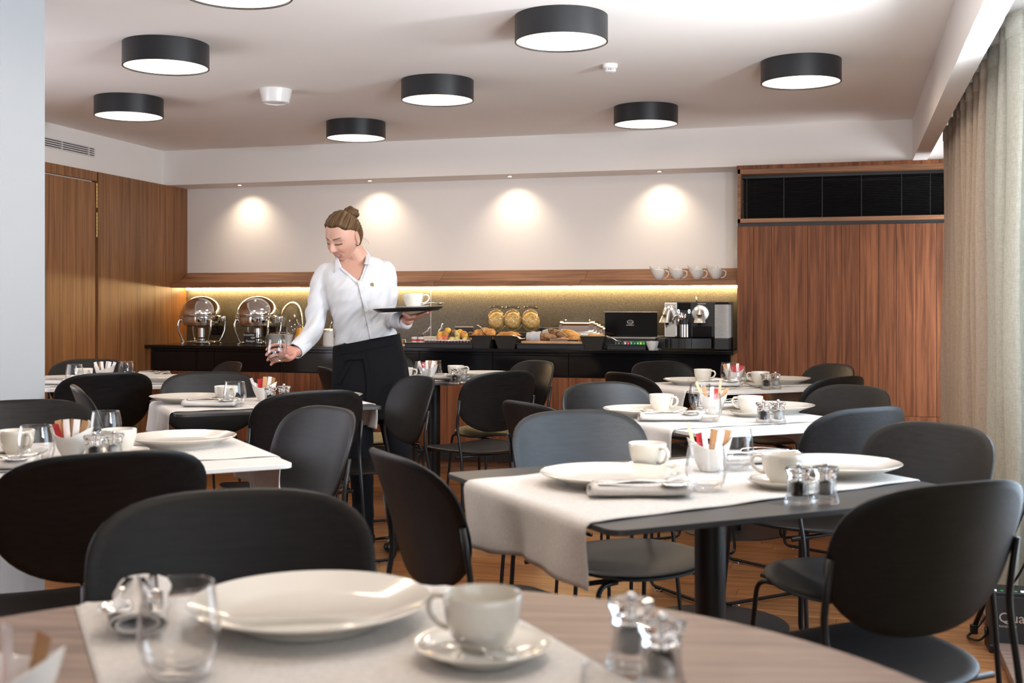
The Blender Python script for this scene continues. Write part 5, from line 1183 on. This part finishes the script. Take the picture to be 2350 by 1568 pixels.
# --- head shape in its own frame: -y forward, +x to the right of the picture, z up, origin between the ears
HA, HB, HC = .0735, .096, .118
def smooth01(x, a, b_): t_ = min(1, max(0, (x-a)/(b_-a))); return t_*t_*(3-2*t_)
def gs(x, s_): return exp(-(x/s_)**2)
def head_pt(d):
    x, y, z = HA*d.x, HB*d.y, HC*d.z
    if z < 0:
        q = smooth01(-z, .015, .118); x *= 1-.36*q
        if y > 0: y *= 1-.42*smooth01(-z, .0, .1)
        else: y *= 1-.0*q
    if y < 0:
        f_ = smooth01(-d.y, .15, .75)
        # flatter face plane
        y = y*(1-.10*f_)
        nose = gs(x, .0085+.006*smooth01(-z, .0, .036))*(.004+.021*smooth01(-z, -.012, .036))*(1-smooth01(-z, .037, .047))*(1 if z < .02 else 0)
        nose += .0045*gs(abs(x)-.0125, .0055)*gs(z+.035, .008)
        eyes = sum(-.0105*gs(x-s_*.031, .017)*gs(z-.002, .013)+.0075*gs(x-s_*.031, .0135)*gs(z+.001, .0085) for s_ in (-1, 1))
        brow = .0045*gs(abs(x)-.028, .018)*gs(z-.022, .008)
        cheek = .008*gs(abs(x)-.038, .018)*gs(z+.034, .017)
        zc = z+.070-.006*(abs(x)/.024)**2*1.0            # smiling mouth line curves up at the ends
        mouth = gs(x, .027)*(.0050*gs(zc-.0055, .0045)+.0062*gs(zc+.0065, .0052)-.0050*gs(zc, .0022))
        ch = .008*gs(x, .016)*gs(z+.104, .013)-.0045*gs(x, .018)*gs(z+.087, .006)
        fold = -.0022*gs(abs(x)-.030-.3*(-.045-z), .004)*gs(z+.056, .016)
        y -= f_*(nose+eyes+brow+cheek+mouth+ch+fold)
    return Vector((x, y, z))
def skin_col(p):
    """colour of the skin in head coordinates"""
    base = Vector((.50, .285, .215)); x, y, z = p
    if y < -.02:
        base = base.lerp(Vector((.50, .19, .145)), .6*gs(abs(x)-.040, .017)*gs(z+.034, .016))
        base = base.lerp(Vector((.50, .20, .15)), .4*gs(x, .012)*gs(z+.038, .012))
        zc = z+.070-.006*(abs(x)/.024)**2
        lip = (1 if abs(x) < .027 else 0)*max(gs(zc-.0050, .0040), gs(zc+.0062, .0048))*smooth01(.027-abs(x), 0, .006)
        base = base.lerp(Vector((.42, .12, .11)), .9*lip)
        if abs(x) < .0165 and abs(zc-.0004) < .0016: base = Vector((.72, .68, .62))
        elif abs(x) < .027 and abs(zc+.0018) < .0012: base = Vector((.12, .03, .03))
        for s_ in (-1, 1):
            xx = x-s_*.031
            lash = z+.0055-.10*abs(xx)+2.5*xx*xx*0
            if abs(xx) < .0165: base = base.lerp(Vector((.02, .012, .01)), .95*gs(lash+.001, .0040)); base = base.lerp(Vector((.33, .17, .13)), .45*gs(z-.009, .006))
            bz = z-.0235-.10*(abs(x)-.028)+12*(abs(x)-.034)**2*.5
            if .010 < abs(x) < .052: base = base.lerp(Vector((.09, .045, .025)), .88*gs(bz, .0026)*smooth01(abs(x), .010, .015)*smooth01(.052-abs(x), 0, .012))
        for s_ in (-1, 1): base = base.lerp(Vector((.22, .09, .07)), .7*gs(x-s_*.008, .0035)*gs(z+.0445, .0025))
    return base
HEAD_C = B(787, 543, -.055)
HM = Matrix.Translation(HEAD_C) @ Matrix.Rotation(YAW, 4, 'Z') @ Matrix.Rotation(radians(7), 4, 'Y') @ Matrix.Rotation(radians(-31), 4, 'Z') @ Matrix.Rotation(radians(30), 4, 'X') @ Matrix.Scale(.99, 4)
HMI = HM.inverted()
def head_grid(g, fn, nu=150, nv=150):
    vs = []; fs = []
    for i in range(nv+1):
        ph = pi*i/nv
        for k in range(nu): a = 2*pi*k/nu; vs.append(tuple(HM @ fn(Vector((sin(ph)*cos(a), sin(ph)*sin(a), cos(ph))))))
    for i in range(nv):
        for k in range(nu): k2 = (k+1) % nu; fs.append((i*nu+k, (i+1)*nu+k, (i+1)*nu+k2, i*nu+k2))
    g.add(vs, fs)
g = G(); g.T = TR
head_grid(g, head_pt)
for s_ in (-1, 1):               # ears
    T0 = g.T; g.T = TR @ HM @ Matrix.Translation((s_*.072, .012, -.006)) @ Matrix.Rotation(s_*.35, 4, 'Z') @ Matrix.Rotation(.12, 4, 'X')
    g.tube([(s_*.004, .016*cos(a)+.002, .029*sin(a)) for a in [2*pi*k/24 for k in range(24)]], .0042, 8, True); g.ball((0, 0, 0), .0045, .015, .027, 16, 12); g.ball((0, -.010, -.024), .0045, .007, .009, 12, 8); g.T = T0
limb(g, [(800, 558, .0, .050), (812, 580, .002, .050), (826, 602, .008, .054), (830, 622, .014, .066)])
ring_loft(g, [(a+5, b_-5, v, dy, ry*.93) for a, b_, v, dy, ry in TORSO[6:]])
limb(g, [(a, b_, c_, r_*.72) for a, b_, c_, r_ in R_ARM]); limb(g, [(a, b_, c_, r_*.66) for a, b_, c_, r_ in L_ARM])
# right hand holds the glass: palm behind and beside it, fingers round the back, thumb in front
GL = B(636, 831, -.262)
limb(g, [(686, 803, -.19, .0265), (674, 808, -.205, .0255), (666, 812, -.21, .024)])
g.T = TR; 
def palm(c, ax, up_, L, Wd, Th):
    M3 = Matrix((ax.normalized(), up_.normalized(), ax.cross(up_).normalized())).transposed().to_4x4(); T0 = g.T
    g.T = T0 @ Matrix.Translation(c) @ M3; g.ball((0, 0, 0), L/2, Wd/2, Th/2, 24, 16); g.T = T0
palm(B(661, 812, -.212), B(645, 812, -.20)-B(680, 808, -.20), Uv, .088, .074, .034)
F_ = .0083
for pts in ([(662, 800, -.208), (650, 792, -.200), (634, 791, -.196), (620, 795, -.208), (612, 803, -.226)],
            [(660, 808, -.204), (646, 803, -.194), (630, 803, -.192), (617, 808, -.208), (611, 815, -.228)],
            [(660, 816, -.204), (645, 814, -.194), (630, 815, -.196), (619, 820, -.212), (614, 827, -.230)],
            [(663, 823, -.208), (650, 825, -.200), (637, 828, -.202), (627, 832, -.216), (622, 837, -.230)]):
    limb(g, [(a, b_, c_, F_*(1.08-.09*i)) for i, (a, b_, c_) in enumerate(pts)], 12, 4)
limb(g, [(676, 812, -.215, .0125), (672, 820, -.240, .0108), (664, 822, -.268, .0095), (657, 817, -.292, .0085)], 12, 4)
# left hand flat under the tray
limb(g, [(926, 738, -.20, .0255), (938, 734, -.225, .024)])
TRAY_C = B(937, 713, -.27)
palm(B(948, 728, -.25), Rv+Fv*-.3+Uv*.22, (Fv+Rv*.3), .088, .074, .026)
for k, pts in enumerate(([(955, 727, -.275), (966, 724, -.300), (975, 720, -.320), (981, 717.5, -.335)], [(958, 725, -.262), (972, 721, -.278), (982, 717.5, -.290), (988, 716, -.300)],
            [(958, 724, -.248), (972, 720, -.252), (982, 717, -.256), (988, 715.5, -.258)], [(956, 724, -.232), (967, 721, -.228), (976, 718, -.226), (981, 716.5, -.224)])):
    limb(g, [(a, b_, c_, F_*(1.05-.1*i)) for i, (a, b_, c_) in enumerate(pts)], 12, 4)
limb(g, [(940, 730, -.262, .011), (932, 724, -.290, .010), (926, 719, -.312, .0085)], 12, 4)
me = remeshed(g, .0024, 2, .4)
ca = me.color_attributes.new('col', 'FLOAT_COLOR', 'POINT')
hm2 = HMI @ Matrix.Translation(root_p); buf = []
for v_ in me.vertices:
    q = hm2 @ v_.co
    if q.length < .15: c_ = skin_col(q)
    else:
        w_ = v_.co+root_p; c_ = Vector((.50, .28, .21))
        if w_.z < 1.14 : c_ = Vector((.48, .23, .175))
    buf += [c_.x, c_.y, c_.z, 1]
ca.data.foreach_set('color', buf); me.materials.append(M['skin']); me.name = 'body'; link('body', me, her)
# hair: cap that rises out of the head behind the hairline, and the bun
def hair_pt(d):
    p = head_pt(d)
    hl = .072-.024*smooth01(abs(p.x), .030, .068)+.002*gs(abs(p.x)-.035, .014)                  # height of the hairline in front
    front = smooth01(-p.y, -.020, .035)
    k = smooth01(p.z, hl-.006, hl+.010)*front+(1-front)*smooth01(p.z+.048+.35*max(0, p.y), -.010, .012)
    if p.y < .02: k *= 1-(1-smooth01(p.z, .028, .046))*smooth01(-p.y, -.022, .006)
    side = gs(p.y-.012, .026)*gs(p.z+.006, .032); k *= 1-.9*side*(1 if abs(p.x) > .05 else 0)
    n_ = Vector((p.x/HA**2, p.y/HB**2, p.z/HC**2)).normalized()
    off = -.006+.0155*k+.004*smooth01(p.y, 0, .09)*k+.0012*k*sin(38*atan2(p.x, p.z+.02)+6*p.y*20)
    return p+n_*off
def strands(me, mi):
    at_ = me.attributes.new('strand', 'FLOAT_VECTOR', 'POINT'); bc = Vector((.012, .075, .085)); ax = (bc-Vector((0, 0, .01))).normalized(); e1 = ax.cross(Vector((1, 0, 0))).normalized(); e2 = ax.cross(e1); buf = []
    for v_ in me.vertices:
        q = mi @ v_.co; d = q-Vector((0, 0, .01)); a_ = atan2(d.dot(e1), d.dot(e2)); buf += [cos(a_)*26, sin(a_)*26, (q-bc).length*7]
    at_.data.foreach_set('vector', buf)
g = G(); g.T = TR; head_grid(g, hair_pt, 150, 130); ho = g.obj('hair', 'hair', her, True); strands(ho.data, hm2)
BC = Vector((.012, .082, .088))
g = G(); g.T = TR @ HM @ Matrix.Translation(BC) @ Matrix.Rotation(-.9, 4, 'X')
g.ball((0, 0, 0), .033, .033, .026, 28, 20, lambda d: 1+.05*sin(9*atan2(d.y, d.x)+7*d.z)); g.tube([(.026*cos(a), .026*sin(a), -.004+.006*sin(2*a)) for a in [2*pi*k/30 for k in range(30)]], .013, 10, True)
g.tube([(.020*cos(a), .020*sin(a), .012+.004*sin(3*a)) for a in [2*pi*k/30 for k in range(30)]], .010, 10, True); ho = g.obj('hair_bun', 'hair', her, True); strands(ho.data, hm2)
g = G(); g.T = TR @ HM
for k in range(4): x = .045+.006*(k % 3); y = .05+.01*k; g.tube([(x, y, -.02-.004*k), (x+.012, y+.012, -.035-.006*k), (x+.016, y+.016+.002*k, -.058-.006*k)], .0003, 4)
g.obj('loose_strand', 'hair', her, True)
g = G(); g.T = TR @ HM; g.ball((.0785, .004, -.036), .0045, .0045, .0045); g.obj('ear_stud', 'steel', her, True)
# --- shirt
g = G(); g.T = TR; ring_loft(g, TORSO[1:]); limb(g, R_ARM[:-1]+[(688, 799, -.172, .0375), (680, 804.5, -.192, .0365)]); limb(g, L_ARM[:-2]+[(917, 737, -.15, .0365), (929, 737, -.195, .0335)])
me = remeshed(g, .0048, 9, .5)
cen = B(830, 700)-root_p
nrm = [v_.normal.copy() for v_ in me.vertices]; new = []
for v_, nr in zip(me.vertices, nrm):
    p = v_.co.copy(); q = Vector((p.dot(Rv), p.dot(Fv), p.z)); low = smooth01(1.30-p.z, 0, .25)
    # diagonal drape folds, stronger near the waist and on the bent sleeves
    al = q.x*.62+q.z*.78; ac = q.z*.62-q.x*.78; wp = .03*noise.noise(Vector((al*4, ac*4, 1)))
    w = noise.noise(Vector((al*7, (ac+wp)*22, q.y*6)))*.0130*(.35+low)+noise.noise(Vector((al*12+5, (ac+wp)*48, q.y*10)))*.0068*(.35+low)+noise.noise(q*7)*.0035
    new.append(p+nr*w)
for v_, c_ in zip(me.vertices, new): v_.co = c_
VN = [(777, 600), (800, 578), (822, 563), (834, 570), (839, 585), (838, 604), (823, 645), (808, 632), (784, 611)]
def px_of(p):
    w = p-Vector((0, 0, 0)); X = w.x*CS+w.y*SN; Z = -w.x*SN+w.y*CS; return PX+FOC*X/Z, PY-FOC*(w.z-CAM_H)/Z, Z
def inside(u, v, poly):
    r_ = False; j = len(poly)-1
    for i in range(len(poly)):
        if (poly[i][1] > v) != (poly[j][1] > v) and u < (poly[j][0]-poly[i][0])*(v-poly[i][1])/(poly[j][1]-poly[i][1])+poly[i][0]: r_ = not r_
        j = i
    return r_
bm = bmesh.new(); bm.from_mesh(me); dl = []
for v_ in bm.verts:
    w = v_.co+root_p; u, v, Z = px_of(w)
    if inside(u, v, VN) and Z < ZP+.03: dl.append(v_)
    elif (w-B(674, 808, -.205)).length < .040 and (w-B(674, 808, -.205)).dot(B(674, 808, -.205)-B(700, 785, -.14)) > -.0009: dl.append(v_)
bmesh.ops.delete(bm, geom=dl, context='VERTS')
for _k in range(14):
    mv = [(v_, sum((e_.other_vert(v_).co for e_ in v_.link_edges if e_.is_boundary), Vector())/2) for v_ in bm.verts if v_.is_boundary and sum(e_.is_boundary for e_ in v_.link_edges) == 2]
    for v_, c_ in mv: v_.co = v_.co.lerp(c_, .5)
bm.to_mesh(me); bm.free()
me.materials.append(M['cloth_white']); me.name = 'shirt'; shirt = link('shirt', me, her); sd = shirt.modifiers.new('t', 'SOLIDIFY'); sd.thickness = .0016
bvh = BVHTree.FromPolygons([v_.co+root_p for v_ in me.vertices], [tuple(p.vertices) for p in me.polygons])
def hit(u, v, off=.003, tree=None, dflt=-.10):
    d = (B(u, v, 0)-Vector((0, 0, CAM_H))).normalized(); r_ = (tree or bvh).ray_cast(Vector((0, 0, CAM_H)), d)
    return (r_[0] if r_[0] else B(u, v, dflt))-d*off-root_p
def patch(name, rows, mat_, off=.004, tree=None, th=.0015, dfl=-.10):
    """cloth piece laid on the garment: rows of points in outline order"""
    g = G(); nv = len(rows[0]); vs = [tuple(hit(p[0], p[1], off+(p[2] if len(p) > 2 else 0), tree, dfl)) for r_ in rows for p in r_]
    g.add(vs, [(i*nv+j, i*nv+j+1, (i+1)*nv+j+1, (i+1)*nv+j) for i in range(len(rows)-1) for j in range(nv-1)])
    o = g.obj(name, mat_, her, True); s1 = o.modifiers.new('s', 'SUBSURF'); s1.levels = 1; s1.render_levels = 2; s1.boundary_smooth = 'PRESERVE_CORNERS'; s2 = o.modifiers.new('t', 'SOLIDIFY'); s2.thickness = th; return o
def bez3(pts): return [B(*p)-root_p for p in pts]
def sheet(name, rows, mat_, th=.0018):
    g = G(); nv = len(rows[0]); vs = [tuple(B(*p)-root_p) for r_ in rows for p in r_]; g.add(vs, [(i*nv+j, i*nv+j+1, (i+1)*nv+j+1, (i+1)*nv+j) for i in range(len(rows)-1) for j in range(nv-1)])
    o = g.obj(name, mat_, her, True); s1 = o.modifiers.new('s', 'SUBSURF'); s1.levels = 1; s1.render_levels = 2; s1.boundary_smooth = 'PRESERVE_CORNERS'; s2 = o.modifiers.new('t', 'SOLIDIFY'); s2.thickness = th; return o
sheet('collar', [[(823, 566, .045), (836, 576, .02), (840, 590, -.04), (835, 606, -.085)], [(829, 565, .05), (845, 577, .02), (852, 591, -.04), (850, 607, -.088)]], 'cloth_white')
sheet('collar', [[(778, 596, -.075), (781, 605, -.095), (784, 612, -.105)], [(770, 590, -.050), (768, 606, -.085), (766, 627, -.095)]], 'cloth_white')
patch('neck_band', [[(a-7, v+4), (a, v)] for a, v in ((781, 604), (785, 611), (797, 622), (808, 631), (817, 639), (825, 647))], 'cloth_white', .003, None, .0022)
patch('neck_band', [[(a, v), (a+8, v+3)] for a, v in ((838, 602), (835, 611), (831, 622), (827, 634), (821, 648))], 'cloth_white', .003, None, .0022)
patch('placket', [[(a-5, v), (a+5, v)] for a, v in [(824+30*(k/22)**.9, 646+132*k/22) for k in range(23)]], 'cloth_white', .0045)
for (ua, va, da, ra), (ub, vb, db, rb) in (((699, 785, -.128, .0425), (677, 806.5, -.198, .0385)), ((913, 736.5, -.128, .0400), (931, 737.5, -.204, .0362))):
    g = G(); P0, P1 = B(ua, va, da)-root_p, B(ub, vb, db)-root_p; g.tube([P0.lerp(P1, k/6) for k in range(7)], [ra+(rb-ra)*k/6+.0006*(k % 2) for k in range(7)], 36, caps=False)
    o = g.obj('cuff', 'cloth_white', her, True); sd = o.modifiers.new('t', 'SOLIDIFY'); sd.thickness = .0022
for a, v in ((823, 652), (831, 683), (839, 714), (846, 748)):
    p = hit(a, v, .009); g = G(); g.T = Matrix.Translation(p) @ Matrix.Rotation(YAW, 4, 'Z') @ Matrix.Rotation(pi/2, 4, 'X'); g.lathe([(0, 0), (.0045, 0), (.0045, .0018), (.003, .0026), (0, .002)], 14); g.obj('button', 'porcelain', her)
p = hit(855, 653, .006); g = G(); g.T = Matrix.Translation(p) @ Matrix.Rotation(YAW, 4, 'Z') @ Matrix.Rotation(pi/2, 4, 'X'); g.lathe([(0, 0), (.0085, 0), (.0085, .002), (.0065, .003), (0, .0028)], 20); g.obj('badge', 'brass', her)
# --- trousers, apron, shoes
g = G(); g.T = TR; ring_loft(g, [(772, 912, 800, .012, .100), (772, 926, 850, .015, .112), (774, 936, 900, .02, .115), (778, 940, 945, .02, .100)])
limb(g, [(812, 930, .01, .080), (822, 1000, -.0, .072), (828, 1070, -.01, .058), (832, 1150, .02, .052), (834, 1236, .035, .050)]); limb(g, [(900, 930, .03, .080), (910, 1000, .02, .070), (915, 1060, .02, .057), (916, 1150, .06, .051), (915, 1232, .085, .050)])
me = remeshed(g, .007, 6, .5)
new = [v_.co+v_.normal*(noise.noise(v_.co*14)*.005+noise.noise(Vector((v_.co.x*8, v_.co.y*8, v_.co.z*30)))*.003) for v_ in me.vertices]
for v_, c_ in zip(me.vertices, new): v_.co = c_
me.materials.append(M['trouser_cloth']); me.name = 'trousers'; link('trousers', me, her)
g = G(); g.T = TR
def skirt(a, b_):
    """wrap apron from the waist down, open at the back"""
    th = radians(-215+250*a); rows = [(768, 915, 786), (767, 921, 810), (766, 930, 845), (766, 938, 885), (768, 944, 925), (770, 946, 958)]
    f_ = b_*5; i = min(4, int(f_)); t_ = f_-i; uL = rows[i][0]*(1-t_)+rows[i+1][0]*t_; uR = rows[i][1]*(1-t_)+rows[i+1][1]*t_; v = rows[i][2]*(1-t_)+rows[i+1][2]*t_
    c = B((uL+uR)/2, v, .012); rx = (uR-uL)/2/FOC*ZP+.004; ry = .108+.026*b_; c_, s_ = cos(th), sin(th); q = (abs(c_)**2.3+abs(s_)**2.3)**(-1/2.3)
    fold = .004*sin(th*9+b_*2)*b_+.005*noise.noise(Vector((th*3, b_*4, 2)))
    p = c+Rv*(rx+fold)*c_*q+Fv*(ry+fold)*s_*q; p.z += (1-b_)*(.030*((c_*rx)/.15)+.012)
    return tuple(p)
g.grid(skirt, 90, 40); ap = g.obj('apron', 'apron_cloth', her, True); sd = ap.modifiers.new('t', 'SOLIDIFY'); sd.thickness = .0018
bva = BVHTree.FromPolygons([Vector(v)+root_p for v in g.v], g.f)
patch('waistband', [[(770+k*12.4, 797-k*2.35+10*sin(k*.28)*0), (770+k*12.4, 806-k*2.35), (770+k*12.4, 818-k*2.35)] for k in range(12)], 'apron_cloth', .004, bva, .002, -.09)
patch('apron_tie', [[(a-4, v), (a+4, v+2)] for a, v in ((808, 822), (800, 835), (790, 852), (782, 868), (777, 882))], 'apron_cloth', .006, bva, .0016)
patch('apron_tie', [[(a-4, v), (a+5, v)] for a, v in ((832, 816), (840, 838), (844, 862), (846, 890), (843, 920), (840, 944))], 'apron_cloth', .006, bva, .0016)
patch('apron_tie', [[(a, v-5, k_), (a, v+5, k_)] for a, v, k_ in ((790, 826, .0), (800, 820, .006), (812, 822, .010), (824, 820, .006), (836, 819, 0))], 'apron_cloth', .008, bva, .002)
for u, v, dy in ((832, 1262, -.03), (912, 1262, .03)):
    p = B(u, 1262, dy); g = G(); g.T = Matrix.Translation(Vector((p.x, p.y, 0))-root_p) @ Matrix.Rotation(YAW-.25, 4, 'Z')
    g.ball((0, -.02, .030), .042, .125, .034, 24, 14, lambda d: 1 if d.z > -.75 else .93); g.ball((0, .06, .045), .038, .045, .045, 20, 12); g.obj('shoe', 'shoe_leather', her, True)
# things she carries
o = TU.put(GL, 0, 'empty glass held in the right hand of the waitress')
tr = empty('serving_tray', TRAY_C-Vector((0, 0, .004)), 0, 'round black tray carried on the left hand of the waitress', 'tray')
g = G(); g.lathe([(0, 0), (.135, 0), (.155, .012), (.158, .016), (.156, .017), (.134, .004), (0, .004)], 72); g.obj('dish', 'lamp_black', tr, 50, True)
tr.rotation_euler = (radians(-.5), radians(-2.2), YAW)
def on_tray(x, y, z): return tr.location+Matrix.Rotation(YAW, 3, 'Z') @ Vector((x, y, z+x*.038))
SA.put(on_tray(.020, .0, .0045), 0, 'saucer on the black tray', None, (0, radians(-2.2), YAW)); CU.put(on_tray(.024, 0, .0145), 0, 'white cup on the black tray', None, (0, radians(-2.2), YAW))
TS.put(on_tray(.045, -.035, .021), 0, 'teaspoon on the saucer on the black tray', None, (0, radians(-6), YAW+.35))
